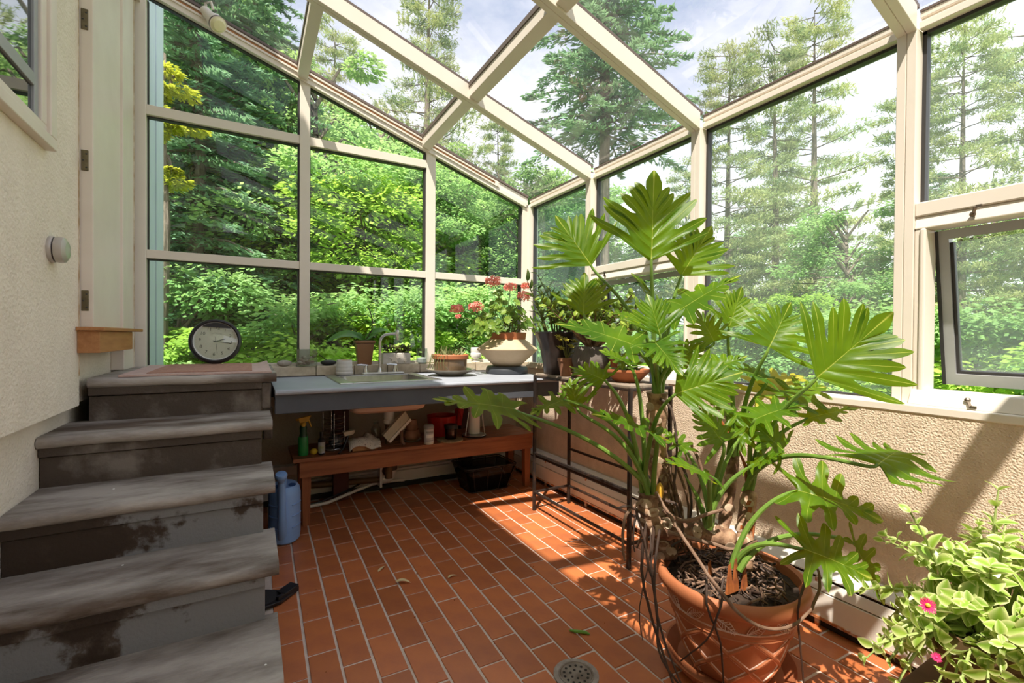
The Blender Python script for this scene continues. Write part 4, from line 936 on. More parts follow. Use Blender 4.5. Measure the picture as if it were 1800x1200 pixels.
M_['ink'] = mat('dark_ink', (.02, .02, .022), .5)
g = G(); g.lathe([(.105, .0), (.136, .0), (.138, .012), (.132, .026), (.122, .030), (.116, .026), (.113, .012)], CK, 56, MC, cap=False); g.build('rim', M_['black'], ck, smooth=True)
g = G(); g.lathe([(.107, .011), (.114, .013), (.115, .021), (.110, .018)], CK, 56, MC, cap=False); g.build('inner_ring', M_['white'], ck, smooth=True)
g = G(); g.lathe([(.110, .004), (.110, .010), (0, .010)], CK, 56, MC); g.build('dial', M_['dial'], ck)
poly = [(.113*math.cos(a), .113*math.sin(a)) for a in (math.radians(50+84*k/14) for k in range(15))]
g = G(); g.prism(poly, .006, MC, CK+MC @ V((0, 0, .016))); g.build('top_shadow_chord', M_['black'], ck)  # shadow across the top of the dial, built as a solid black chord
for h in range(1, 13):
    a = PI/2-2*PI*h/12; text(str(h), .027, M_['ink'], ck, cm(.082*math.cos(a), .080*math.sin(a), .0102))
text('LA CROSSE', .011, M_['ink2'] if 'ink2' in M_ else M_.setdefault('ink2', mat('faint_grey_ink', (.40, .38, .33), .6)), ck, cm(0, .046, .0102), 'maker_name')
g = G()
for k in range(60):
    a = 2*PI*k/60; l = .006 if k % 5 == 0 else .003; M = cm(.1*math.cos(a), .1*math.sin(a), .0104, a).to_3x3(); g.obox(cm(.1*math.cos(a), .1*math.sin(a), .0104).translation, (l, .0009, .0004), M)
g.build('minute_marks', M_['ink2'], ck, kind='stuff')
for nm, ang, l, wd, tail in (('hour_hand', 68, .052, .0052, .012), ('minute_hand', 94, .08, .0042, .016), ('second_hand', 167, .075, .0014, .030)):
    a = PI/2-math.radians(ang); M = cm(0, 0, .012, a); g = G(); g.obox((M @ V(((l-tail)/2, 0, 0))), (l+tail, wd, .0008), M.to_3x3()); g.build(nm, M_['ink'], ck)
g = G(); g.lathe([(.005, .010), (.005, .0145), (0, .0145)], CK, 12, MC); g.build('hub', M_['ink'], ck)
g = G(); g.lathe([(.112, .0205), (0, .0205)], CK, 40, MC); g.build('cover_glass', M_['glass'], ck)

# ---- thermostat, spot lamp on its track
th = root('thermostat', (-.6, 2.18, 1.41), 'round brushed thermostat dial on the cream stucco wall', 'thermostat')
MX = Matrix(((0, 0, 1), (1, 0, 0), (0, 1, 0)))
M_['thermo'] = mat('brushed_grey_plastic', (.50, .46, .43), .35, .4)
g = G(); g.lathe([(.045, 0), (.046, .006), (.044, .012)], (-.6, 2.18, 1.41), 32, MX); g.build('base', M_['thermo'], th, smooth=True)
g = G(); g.lathe([(.036, .011), (.036, .017)], (-.6, 2.18, 1.41), 32, MX); g.build('groove', M_['gasket2'], th, smooth=True)
g = G(); g.lathe([(.043, .016), (.045, .022), (.043, .038), (.030, .046)], (-.6, 2.18, 1.41), 32, MX); g.build('dial', M_['thermo'], th, smooth=True)
M_['thg'] = mat('green_tinted_face', (.42, .46, .36), .15)
g = G(); g.lathe([(.030, .0455), (.02, .048), (0, .0485)], (-.6, 2.18, 1.41), 24, MX); g.build('face', M_['thg'], th, smooth=True)
tr_ = root('lamp_track', (.5, 3.37, 2.8), 'thin orange-brown strip track fixed under the sloping end rafter', 'track')
sl2 = lambda x: RB(x)+.05
g = G(); g.bar((-.50, 3.378, sl2(-.50)), (1.735, 3.378, sl2(1.735)), .012, .016); g.build('rail', M_['cedar'], tr_)
g = G(); g.bar((-.50, 3.374, sl2(-.50)-.014), (1.77, 3.374, sl2(1.77)-.014), .022, .012); g.bar((-.50, 3.374, sl2(-.50)+.016), (1.77, 3.374, sl2(1.77)+.016), .022, .010); g.build('channel', M_['frame'], tr_)
g = G(); g.box(1.735, 1.765, 3.362, 3.388, sl2(1.75)-.02, sl2(1.75)+.02); g.build('end_cap', M_['frame'], tr_, bevel=.002)
sl3 = root('spot_lamp', (-.21, 3.35, 3.0), 'small cream spot lamp clipped to the sloping rafter above the end window', 'lamp')
g = G(); a = V((-.235, 3.345, 3.055)); b = V((-.165, 3.255, 2.945)); d = (b-a).normalized(); R = d.to_track_quat('Z', 'Y').to_matrix()
LN = (b-a).length; g.lathe([(.0, -.01), (.026, -.008), (.028, .04), (.030, LN*.5), (.044, LN*.72), (.047, LN)], a, 24, R); g.build('shade', M_['frame'], sl3, smooth=True)
g = G(); g.lathe([(.048, LN-.012), (.049, LN-.004)], a, 24, R); g.build('trim_ring', M_['gasket2'], sl3, smooth=True)
g = G(); g.lathe([(.044, LN-.002), (.03, LN+.012), (0, LN+.015)], a, 20, R); g.build('bulb', mat('frosted_bulb', (.75, .70, .45), .3), sl3, smooth=True)
g = G(); g.box(-.25, -.205, 3.345, 3.385, 3.02, 3.06); g.tube([(-.228, 3.36, 3.05), (-.235, 3.34, 3.10), (-.205, 3.32, 3.105), (-.195, 3.33, 3.07)], .008, 8); g.build('yoke', M_['frame'], sl3, smooth=True)
# ---- bench and what stands on it
be = root('wooden_bench', (1.03, 3.1, 0), 'low red-brown slatted wooden bench standing under the sink counter', 'bench')
for k in range(4):
    y0 = 2.905+k*.099; g = G(); g.box(.215, 1.845, y0, y0+.094, .388, .410); g.build('slat', M_['wood'], be, bevel=.002)
g = G(); g.box(.25, 1.835, 2.925, 2.947, .292, .388); g.build('apron', M_['wood'], be, bevel=.002)
g = G(); g.box(.25, 1.835, 3.26, 3.282, .292, .388); g.build('apron', M_['wood'], be, bevel=.002)
for x in (.262, 1.782):
    for y in (2.947, 3.205):
        g = G(); x2 = x+(.01 if x < 1 else .0)
        g.hexa([(x+.008,y+.005,0),(x+.047,y+.005,0),(x+.047,y+.05,0),(x+.008,y+.05,0),(x,y,.388),(x+.055,y,.388),(x+.055,y+.055,.388),(x,y+.055,.388)]); g.build('leg', M_['woodv'], be, bevel=.002)
Z = .4105
M_['green'] = mat('green_plastic_bottle', (.02, .22, .05), .35); M_['dkgreen'] = mat('dark_green_bottle', (.012, .06, .022), .3); M_['yellow'] = mat('yellow_plastic', (.62, .36, .03), .45); M_['lemon'] = mat('lemon_peel', (.62, .42, .03), .5, bump=.15, bscale=150)
o_ = root('spray_bottle', (.275, 2.985, Z), 'green spray bottle with yellow trigger head on the left end of the bench', 'bottle')
c = (.275, 2.985, 0)
g = G(); g.lathe([(.026, Z), (.028, Z+.005), (.028, Z+.105), (.024, Z+.112)], c, 24, squash=.7); g.build('label_sleeve', M_['green'], o_, smooth=True)
g = G(); g.lathe([(.0235, Z+.11), (.019, Z+.13), (.020, Z+.165), (.016, Z+.178), (.0, Z+.178)], c, 24, squash=.8); g.build('neck', M_['dkgreen'], o_, smooth=True)
g = G(); g.lathe([(.015, Z+.172), (.016, Z+.19), (.013, Z+.195)], c, 16); g.build('collar', M_['yellow'], o_, smooth=True)
g = G(); g.hexa([(.255,2.972,Z+.193),(.300,2.972,Z+.20),(.300,2.998,Z+.20),(.255,2.998,Z+.193),(.248,2.974,Z+.222),(.318,2.974,Z+.235),(.318,2.996,Z+.235),(.248,2.996,Z+.222)]); g.tube([(.25, 2.985, Z+.21), (.236, 2.985, Z+.215)], .006, 8); h = g.build('spray_head', M_['yellow'], o_, bevel=.004)
g = G(); g.tube([(.300, 2.985, Z+.215), (.308, 2.985, Z+.195), (.318, 2.985, Z+.165)], [.006, .005, .004], 8); g.build('trigger', M_['yellow'], h, smooth=True)
o_ = root('lemon', (.332, 2.975, Z), 'small yellow lemon on the bench beside the green spray bottle', 'fruit')
g = G(); g.ball((.332, 2.975, Z+.0185), .019, (1.12, 1, 1), 14); g.build('peel', M_['lemon'], o_, smooth=True, auto=0)
g = G(); g.tube([(.352, 2.975, Z+.0185), (.358, 2.975, Z+.02)], .004, 6); g.build('stem_end', M_['lemon'], o_)
M_['label1'] = mat('mottled_bottle_label', (.30, .34, .16), .5, col2=(.46, .40, .52), nscale=30)
o_ = root('small_dark_bottle', (.373, 2.96, Z), 'small black bottle with a mottled green label beside the wire holder', 'bottle')
g = G(); g.lathe([(.018, Z), (.0195, Z+.004), (.0195, Z+.088), (.009, Z+.102), (.009, Z+.118)], (.373, 2.96, 0), 18); g.build('bottle', M_['black'], o_, smooth=True)
g = G(); g.lathe([(.0199, Z+.01), (.0199, Z+.075)], (.373, 2.96, 0), 18); g.build('label', M_['label1'], o_, smooth=True)
g = G(); g.lathe([(.010, Z+.112), (.011, Z+.135), (.0, Z+.136)], (.373, 2.96, 0), 14); g.build('cap', M_['black'], o_, smooth=True)
o_ = root('wire_holder', (.46, 3.04, Z), 'tall round chrome wire holder with stacked rings on the bench', 'rack'); c = V((.455, 3.045, 0))
for k in range(7):
    g = G(); z = Z+.012+k*.031; g.tube([c+V((.062*math.cos(a), .05*math.sin(a), z+.004*math.cos(a))) for a in (2*PI*i/28 for i in range(29))], .0022, 6, cap=False); g.build('ring', M_['chrome'], o_, smooth=True)
for a in (.1, PI-.1, 1.7, 4.6):
    g = G(); p = c+V((.064*math.cos(a), .052*math.sin(a), 0)); g.tube([p+V((0, 0, Z)), p+V((0, 0, Z+.225))], .0032, 8); g.ball(p+V((0, 0, Z+.228)), .005, n=8); g.build('upright', M_['chrome'], o_, smooth=True)
g = G(); g.lathe([(.058, Z+.006), (.058, Z+.012), (0, Z+.012)], c, 24); g.build('base_plate', M_['gasket2'], o_)
M_['foil'] = mat('crumpled_grey_film', (.20, .21, .23), .25, .4, col2=(.05, .05, .055), nscale=12, bump=.6, bscale=40)
g = G(); g.ball(c+V((.01, 0, Z+.055)), .042, (1, .9, .95), 16); g.v = [tuple(V(p)+(V(p)-c-V((0, 0, Z+.05)))*.22*noise.noise(V(p)*60)) for p in g.v]; pm = g.build('crumpled_liner', M_['foil'], o_)
M_['bristle'] = mat('pale_bristles', (.52, .48, .38), .9, bump=.6, bscale=200, stretch=(1, 1, .1))
o_ = root('dish_brush', (.52, 2.93, Z), 'white-headed scrub brush with black handle leaning against the paper wrapped box', 'brush')
g = G(); g.tube([(.462, 2.90, Z+.007), (.49, 2.925, Z+.03), (.515, 2.95, Z+.075), (.525, 2.955, Z+.10)], [.007, .006, .006, .005], 8); g.build('handle', M_['black'], o_, smooth=True)
g = G(); g.hexa([(.500,2.935,Z+.098),(.555,2.945,Z+.105),(.555,2.972,Z+.105),(.500,2.968,Z+.098),(.492,2.93,Z+.124),(.562,2.94,Z+.132),(.562,2.978,Z+.132),(.492,2.972,Z+.124)]); g.build('head', M_['bristle'], o_, bevel=.003)
M_['news'] = mat('printed_wrapping_paper', (.56, .53, .48), .8, col2=(.12, .11, .10), nscale=85, lo=.56, hi=.66)
o_ = root('paper_wrapped_box', (.63, 2.99, Z), 'small wooden box with a printed paper sheet draped over it on the bench', 'box')
g = G(); g.box(.545, .70, 2.935, 3.06, Z, Z+.032); g.build('box', M_['cedar'], o_, bevel=.003)
g = G(); nx, ny = 14, 10; vs = []
for i in range(nx+1):
    for j in range(ny+1):
        u, v = i/nx, j/ny; x = .525+.19*u; y = 2.92+.15*v
        z = Z+.085+.015*math.sin(u*7)*math.cos(v*4)-.05*max(0, (.28-v))/.28-.028*abs(u-.5)*2+.012*noise.noise(V((u*4, v*4, 3)))
        if .35 < u < .6 and v > .35: z -= .03
        if v < .28: y = 2.96-.04*(1-v/.28)*.9-.012
        vs.append((x, y, z))
g.add(vs, [(i*(ny+1)+j, (i+1)*(ny+1)+j, (i+1)*(ny+1)+j+1, i*(ny+1)+j+1) for i in range(nx) for j in range(ny)])
pp = g.build('paper', M_['news'], o_, smooth=True, auto=0); sm = pp.modifiers.new('thick', 'SOLIDIFY'); sm.thickness = .0015
o_ = root('glass_bottle', (.742, 3.17, Z), 'clear glass stoppered bottle standing behind the paper wrapped box', 'bottle')
g = G(); g.lathe([(.03, Z), (.032, Z+.006), (.032, Z+.085), (.018, Z+.108), (.016, Z+.115), (.019, Z+.118), (.019, Z+.124), (.014, Z+.126)], (.742, 3.17, 0), 24); g.build('bottle', M_['clearg'], o_, smooth=True)
g = G(); g.lathe([(.013, Z+.118), (.017, Z+.128), (.017, Z+.138), (.010, Z+.15), (0, Z+.152)], (.742, 3.17, 0), 18); g.build('stopper', M_['clearg'], o_, smooth=True)
M_['oldwood'] = mat('worn_brown_handle_wood', (.20, .105, .06), .6, col2=(.12, .06, .035), nscale=6)
o_ = root('hand_broom', (.85, 2.98, Z), 'wooden hand brush with pale bristles propped slanting between pipe and clay pots', 'brush')
p0, p1 = V((.775, 2.97, Z+.03)), V((.925, 3.00, Z+.16)); g = G(); g.bar(p0, p1, .035, .020, (-.6, 0, .8)); g.build('block', M_['trimw'], o_, bevel=.005)
off = V((-.62, .1, .75)).normalized(); g = G()
q = []
for p, wd in ((p0+off*.012, .016), (p1+off*.012, .016), (p1+off*.075+V((.01, 0, 0)), .022), (p0+off*.062, .022)): q += [p+V((0, wd, 0)), p-V((0, wd, 0))]
g.hexa([q[1], q[3], q[2], q[0], q[7], q[5], q[4], q[6]]); g.build('bristles', M_['bristle'], o_, bevel=.002)
g = G(); g.tube([p0.lerp(p1, .55)-off*.01, V((.852, 2.945, Z+.075)), V((.848, 2.925, Z+.035)), V((.862, 2.92, Z+.013))], [.010, .009, .011, .012], 10); g.build('handle', M_['oldwood'], o_, smooth=True)
M_['oldterra'] = mat('dusty_terracotta', (.34, .165, .10), .75, col2=(.25, .12, .07), nscale=9)
o_ = root('clay_saucer', (.955, 3.06, Z), 'shallow grey-brown clay saucer under the stacked clay pots on the bench', 'saucer')
g = G(); g.lathe([(.05, Z), (.053, Z+.002), (.068, Z+.013), (.066, Z+.015), (.05, Z+.006), (0, Z+.006)], (.955, 3.06, 0), 32); g.build('saucer', M_['celadon'], o_, smooth=True)
o_ = root('round_clay_pot', (.955, 3.06, Z+.007), 'round-bellied clay pot with smaller pots nested in it on the bench saucer', 'pot')
g = G(); g.lathe([(.038, Z+.0065), (.052, Z+.02), (.058, Z+.042), (.050, Z+.066), (.042, Z+.075), (.048, Z+.080), (.045, Z+.081), (.037, Z+.074), (0, Z+.05)], (.955, 3.06, 0), 32); g.build('pot', M_['oldterra'], o_, smooth=True)
o_ = root('nested_clay_pot', (.955, 3.06, Z+.08), 'small upturned clay pot stacked on the round-bellied clay pot', 'pot')
g = G(); g.lathe([(.038, Z+.076), (.041, Z+.084), (.040, Z+.108), (.036, Z+.112), (.036, Z+.116), (.030, Z+.145), (.0, Z+.146)], (.955, 3.06, 0), 28); g.build('pot', M_['oldterra'], o_, smooth=True)
M_['lid'] = mat('grey_screw_lid', (.30, .29, .28), .4); M_['canl'] = mat('lilac_grey_label', (.46, .43, .46), .5, col2=(.62, .60, .60), nscale=20); M_['canb'] = mat('cream_canister', (.58, .53, .44), .4)
o_ = root('label_canister', (1.028, 2.925, Z), 'small cream canister with grey lid and pale label at the front of the bench', 'canister'); c = (1.028, 2.925, 0)
g = G(); g.lathe([(.029, Z), (.032, Z+.004), (.032, Z+.10)], c, 28); g.build('body', M_['canb'], o_, smooth=True)
g = G(); g.lathe([(.0324, Z+.016), (.0324, Z+.096)], c, 28); g.build('label', M_['canl'], o_, smooth=True)
for zz, hh, m_ in ((.075, .012, 'lid'), (.045, .022, 'white'), (.022, .008, 'lid')):
    g = G(); prof = [(.0327, Z+zz), (.0327, Z+zz+hh)]; vs = []
    for k in range(9):
        a = -2.5+1.7*k/8; vs += [(c[0]+.0327*math.cos(a), c[1]+.0327*math.sin(a), Z+zz), (c[0]+.0327*math.cos(a), c[1]+.0327*math.sin(a), Z+zz+hh)]
    g.add(vs, [(2*k, 2*k+2, 2*k+3, 2*k+1) for k in range(8)]); g.build('label_band', M_[m_], o_)
g = G(); g.lathe([(.033, Z+.10), (.034, Z+.104), (.034, Z+.118), (.026, Z+.129), (0, Z+.131)], c, 28); g.build('lid', M_['lid'], o_, smooth=True)
M_['red'] = mat('red_enamel', (.42, .015, .012), .3)
o_ = root('red_pot', (1.22, 3.15, Z), 'bright red cooking pot with its lid stood on edge beside it on the bench', 'pot')
g = G(); g.lathe([(.088, Z), (.095, Z+.006), (.105, Z+.14), (.108, Z+.143), (.103, Z+.143), (.093, Z+.012), (0, Z+.010)], (1.205, 3.15, 0), 40); g.build('pot', M_['red'], o_, smooth=True)
g = G(); g.lathe([(.055, 0), (.06, .004), (.0, .022)], (1.315, 3.12, Z+.13), 30, Matrix.Rotation(math.radians(78), 3, 'Y') @ Matrix.Scale(1, 3)); g.tube([(1.315, 3.10, Z+.07), (1.33, 3.09, Z+.19)], .02, 10); g.build('side_handle', M_['red'], o_, smooth=True)
M_['straw'] = mat('woven_straw', (.36, .27, .15), .9, col2=(.24, .17, .09), nscale=60, bump=.5, bscale=150)
o_ = root('straw_trivet', (1.19, 2.955, Z), 'round woven straw trivet under the red candle glass at the bench front', 'coaster')
g = G(); pr = [(.0, Z), (.088, Z)]+[(.09-.011*k, Z+.009+(.002 if k % 2 else 0)) for k in range(8)]+[(0, Z+.009)]; g.lathe(pr, (1.19, 2.955, 0), 40); g.build('trivet', M_['straw'], o_, smooth=True)
M_['redglass'] = glassmat('dark_red_candle_glass', (.45, .10, .07), 1.6)
o_ = root('candle_glass', (1.195, 2.955, Z+.011), 'dark red candle tumbler with black rim standing on the straw trivet', 'candle')
g = G(); g.lathe([(.036, Z+.0115), (.038, Z+.016), (.043, Z+.105), (.041, Z+.105), (.036, Z+.02), (0, Z+.02)], (1.195, 2.955, 0), 30); g.build('tumbler', M_['redglass'], o_, smooth=True)
g = G(); g.lathe([(.035, Z+.021), (.038, Z+.07), (0, Z+.07)], (1.195, 2.955, 0), 24); g.build('wax', M_['oldterra'], o_, smooth=True)
g = G(); g.lathe([(.0436, Z+.085), (.0446, Z+.108), (.042, Z+.110), (.038, Z+.108), (0, Z+.107)], (1.195, 2.955, 0), 30); g.build('lid', M_['black'], o_, smooth=True)
o_ = root('paper_towel_holder', (1.40, 3.02, Z), 'white paper towel roll on a round steel stand at the right of the bench', 'holder'); c = (1.40, 3.02, 0)
g = G(); g.lathe([(.086, Z), (.088, Z+.006), (.083, Z+.012), (.02, Z+.016), (0, Z+.016)], c, 40); g.build('base', M_['steel'], o_, smooth=True)
g = G(); g.lathe([(.087, Z), (.089, Z+.002), (.089, Z+.006), (.087, Z+.008)], c, 40); g.build('foot_ring', M_['black'], o_, smooth=True)
g = G(); g.lathe([(.041, Z+.017), (.0415, Z+.02), (.0415, Z+.294), (.018, Z+.296), (.018, Z+.28)], c, 32); g.build('paper_roll', M_['ribw'], o_, smooth=True)
g = G(); g.tube([(1.40, 3.02, Z), (1.40, 3.02, Z+.31)], .006, 8); g.build('spindle', M_['steel'], o_, smooth=True)
for s, a in ((1, 'r'), (-1, 'l')):
    g = G(); g.tube([(1.40+s*.075, 3.0, Z+.012), (1.40+s*.052, 3.0, Z+.17), (1.40+s*.05, 3.0, Z+.175)], .0045, 8); g.build('side_arm', M_['steel'], o_, smooth=True)

# ---- black wire basket on the floor
wk = root('wire_basket', (1.53, 3.1, 0), 'black wire basket with dark liner on the tiles under the right end of the bench', 'basket')
def rr(x0, x1, y0, y1, z, r=.03, n=4):
    out = []
    for cx_, cy2, a0 in ((x1-r, y1-r, 0), (x0+r, y1-r, 90), (x0+r, y0+r, 180), (x1-r, y0+r, 270)):
        for k in range(n+1): a = math.radians(a0+90*k/n); out.append(V((cx_+r*math.cos(a), cy2+r*math.sin(a), z)))
    return out+[out[0]]
top = rr(1.315, 1.725, 2.955, 3.255, .185); bot = rr(1.365, 1.67, 2.995, 3.215, .006)
for l, r_r, nm in ((top, .0045, 'rim_wire'), (rr(1.32, 1.72, 2.96, 3.25, .172), .0025, 'rim_wire'), (bot, .004, 'base_wire')):
    g = G(); g.tube(l, r_r, 7, cap=False); g.build(nm, M_['iron'], wk, smooth=True)
for fx in (.12, .42, .72, .97):
    for yt, ybm in ((2.955, 2.995), (3.255, 3.215)):
        g = G(); g.tube([(1.315+.41*fx, yt, .187), (1.365+.305*fx, ybm, .005)], .0028, 6); g.build('upright_wire', M_['iron'], wk, smooth=True)
M_['mesh'] = glassmat('dark_mesh_liner', (.32, .31, .30), .2, .6, (.02, .018, .018))
ring = [rr(1.318, 1.722, 2.958, 3.252, .178), rr(1.366, 1.669, 2.996, 3.214, .008)]
g = G(); m = len(ring[0]); g.add(ring[0]+ring[1], [(k, k+1, k+1+m, k+m) for k in range(m-1)]+[tuple(range(m, 2*m-1))]); g.build('mesh_side', M_['mesh'], wk)
i1 = rr(1.35, 1.64, 2.985, 3.22, .13); i0 = rr(1.372, 1.62, 3.0, 3.21, .01)
g = G(); g.add(i1+i0, [(k, k+1, k+1+m, k+m) for k in range(m-1)]+[tuple(range(m-1)), tuple(range(m, 2*m-1))]); g.build('dark_tray', M_['black'], wk)

# ---- blue watering can
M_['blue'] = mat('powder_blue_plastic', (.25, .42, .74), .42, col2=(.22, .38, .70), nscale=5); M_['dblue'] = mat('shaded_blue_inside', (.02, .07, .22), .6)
wc = root('watering_can', (.165, 2.82, 0), 'powder blue plastic watering can standing beside the stone steps', 'watering can')
def oval(rx, ry, z, n=36): return [V((.168+rx*math.cos(2*PI*k/n), 2.83+ry*math.sin(2*PI*k/n), z)) for k in range(n)]
def stack(rings, caps=True):
    g = G(); m = len(rings[0]); g.add(sum(rings, []), [(i*m+k, i*m+(k+1) % m, (i+1)*m+(k+1) % m, (i+1)*m+k) for i in range(len(rings)-1) for k in range(m)])
    if caps: g.add(rings[0], [tuple(range(m))]); g.add(rings[-1], [tuple(range(m))])
    return g
rings = [oval(.068, .095, .001), oval(.078, .108, .012), oval(.080, .110, .04), oval(.080, .110, .255), oval(.074, .103, .285), oval(.060, .085, .302)]
stack(rings).build('body', M_['blue'], wc, smooth=True)
for z in (.09, .15, .21):
    for a0, a1 in ((-1.2, -.35), (-2.8, -1.95)):
        g = G(); g.tube([(.168+.081*math.cos(a), 2.83+.111*math.sin(a), z) for a in (a0+(a1-a0)*k/10 for k in range(11))], .0035, 6); g.build('rib', M_['blue'], wc, smooth=True)
for s in (-1, 1):
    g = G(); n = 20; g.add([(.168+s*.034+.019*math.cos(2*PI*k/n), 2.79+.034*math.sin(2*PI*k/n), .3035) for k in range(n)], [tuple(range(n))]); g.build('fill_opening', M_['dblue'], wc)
g = G(); g.tube([(.152, 2.745, .045), (.150, 2.715, .09), (.148, 2.70, .20), (.146, 2.695, .31), (.143, 2.68, .345), (.142, 2.672, .365)], [.026, .022, .019, .018, .016, .014], 14); g.build('spout', M_['blue'], wc, smooth=True)
d = V((-.02, -.35, .95)).normalized(); g = G(); g.lathe([(.013, 0), (.028, .035), (.030, .045), (.026, .055), (0, .060)], (.142, 2.672, .355), 24, d.to_track_quat('Z', 'Y').to_matrix()); g.build('rose', M_['blue'], wc, smooth=True)
g = G(); g.tube([(.15, 2.70, .30), (.160, 2.76, .325), (.168, 2.83, .33), (.17, 2.90, .31), (.172, 2.945, .24), (.172, 2.945, .12)], .013, 10); g.build('handle', M_['blue'], wc, smooth=True)

# ---- dustpan corner behind the steps, floor drain, fallen leaves
o_ = root('dustpan', (.10, 2.18, 0), 'black plastic dustpan sticking out from behind the stone steps', 'dustpan')
g = G(); g.hexa([(.0,2.10,.003),(.115,2.135,.003),(.185,2.205,.004),(.0,2.225,.004),(.0,2.10,.018),(.115,2.13,.018),(.178,2.20,.014),(.0,2.235,.05)]); g.build('pan', M_['black'], o_, bevel=.003)
g = G(); g.bar((.10, 2.145, .02), (.183, 2.212, .018), .018, .022); g.bar((.115, 2.175, .03), (.172, 2.222, .035), .05, .004); g.build('lip', M_['black'], o_, bevel=.003)
fd = root('floor_drain', (.945, 1.225, 0), 'round metal floor drain with ring of holes set in the tiles', 'drain')
M_['drain'] = mat('dirty_steel_drain', (.30, .26, .21), .45, .6, col2=(.16, .12, .09), nscale=18)
M_['mortar'] = mat('pale_mortar_collar', (.34, .29, .25), .9, col2=(.22, .18, .15), nscale=30, bump=.3)
dc = (.945, 1.222, 0)
g = G(); g.lathe([(.075, .0), (.075, .0022), (.057, .0022), (.057, -.004)], dc, 40); g.build('mortar_collar', M_['mortar'], fd)
g = G(); g.lathe([(.058, -.003), (.058, .004), (.053, .0045), (.051, .002), (.0, .002)], dc, 40); g.build('plate', M_['drain'], fd)
for k in range(13):
    a = 2*PI*k/13; g = G(); g.lathe([(.0045, .0018), (.0045, .0032), (0, .0032)], (dc[0]+.040*math.cos(a), dc[1]+.040*math.sin(a), 0), 10); g.build('hole', M_['darkgap'], fd)
for k in range(6):
    a = 2*PI*k/6+.2; g = G(); g.lathe([(.004, .0018), (.004, .0032), (0, .0032)], (dc[0]+.019*math.cos(a), dc[1]+.019*math.sin(a), 0), 10); g.build('hole', M_['darkgap'], fd)
M_['dryleaf'] = mat('dry_straw_leaf', (.62, .48, .26), .7); M_['greenbit'] = mat('fresh_green_stalk', (.12, .28, .03), .5)
g = blade([(.575, 2.075, .004), (.605, 2.07, .022), (.635, 2.04, .004)], .012, (0, 0, 1), 8); g.build('fallen_leaf', M_['dryleaf'], None, smooth=True, loc=(.605, 2.07, 0), label='curled straw-coloured leaf lying on the tiles between the watering can and the basket', cat='leaf')
g = blade([(.53, 2.21, .003), (.55, 2.23, .012), (.575, 2.25, .003)], .007, (0, 0, 1), 8); g.build('fallen_leaf', M_['dryleaf'], None, smooth=True, loc=(.55, 2.23, 0), label='smaller pale dry leaf on the tiles behind the curled straw leaf', cat='leaf')
g = blade([(.80, 2.0, .003), (.82, 2.01, .012), (.845, 2.0, .003)], .007, (0, 0, 1), 8); g.build('fallen_leaf', M_['dryleaf'], None, smooth=True, loc=(.82, 2.0, 0), label='tiny tan dry leaf alone in the middle of the open floor', cat='leaf')
g = G(); g.tube([(1.062, 1.415, .005), (1.075, 1.395, .008), (1.105, 1.375, .006), (1.115, 1.362, .004)], [.003, .006, .006, .003], 8); g.build('green_stalk', M_['greenbit'], None, smooth=True, loc=(1.09, 1.39, 0), label='short green stalk lying on the tiles near the floor drain', cat='stalk')
g = G(); r2 = random.Random(5)
for k in range(70):
    x, y = r2.uniform(.2, 1.85), r2.uniform(1.2, 3.2)
    if x < .3 and y > 2.5: continue
    g.ball((x, y, .002), r2.uniform(.0015, .0045), (1, r2.uniform(.4, 1), .5), 5)
g.build('floor_crumbs', M_['husk'], None, loc=(1, 2, 0), label='scattered brown plant crumbs on the tile floor', cat='debris', kind='stuff')

# ---- tall iron plant rack by the right wall
rk = root('plant_rack', (1.73, 2.1, 0), 'tall narrow black iron plant rack standing along the tan wall', 'rack')
xa, xb, y0, y1, zt = 1.60, 1.875, 1.665, 2.525, .872
for x in (xa, xb):
    for y in (y0, y1):
        g = G(); g.bar((x, y, .0), (x, y, zt+.004), .018, .018, (1, 0, 0)); g.build('leg', M_['iron'], rk, bevel=.003)
def rail(a, b, nm='rail', t=.014):
    g = G(); g.bar(a, b, t, t); g.build(nm, M_['iron'], rk, bevel=.002)
for z in (.12, zt-.006):
    rail((xa, y0, z), (xa, y1, z)); rail((xb, y0, z), (xb, y1, z)); rail((xa, y0, z), (xb, y0, z)); rail((xa, y1, z), (xb, y1, z))
rail((xa, y0, .375), (xa, y1, .375)); rail((xa+.012, y0, .356), (xa+.012, y1, .352)); rail((xb, y0, .37), (xb, y1, .37))
M_['greywood'] = mat('weathered_shelf_board', (.32, .27, .22), .8, col2=(.20, .15, .11), nscale=5, stretch=(10, 1, 10))
for k in range(3):
    g = G(); x = xa+.004+k*.091; g.box(x, x+.085, y0+.008, y1-.008, zt, zt+.014); g.build('shelf_board', M_['greywood'], rk, bevel=.002)
ZS = zt+.0145
# black ribbed pot with dendrobium
M_['blackpot'] = mat('black_ribbed_plastic', (.028, .022, .020), .4, col2=(.05, .035, .03), nscale=12)
dn = root('dendrobium', (1.715, 2.42, ZS), 'bushy narrow-leaved orchid in a tall black ribbed pot on the rack', 'plant'); c = (1.712, 2.42, 0)
g = G(); n = 64; vs = []; pf = [(.088, ZS), (.095, ZS+.01), (.098, ZS+.05), (.125, ZS+.19), (.15, ZS+.245), (.155, ZS+.26), (.150, ZS+.268), (.14, ZS+.262), (.135, ZS+.24)]
for i, (r, z) in enumerate(pf):
    for k in range(n):
        a = 2*PI*k/n; q = r*(1+(.018*math.cos(a*12) if 1 < i < 5 else 0)); vs.append((c[0]+q*math.cos(a), c[1]+q*math.sin(a), z))
g.add(vs, [(i*n+k, i*n+(k+1) % n, (i+1)*n+(k+1) % n, (i+1)*n+k) for i in range(len(pf)-1) for k in range(n)]+[tuple(range(n))]); g.build('pot', M_['blackpot'], dn, smooth=True)
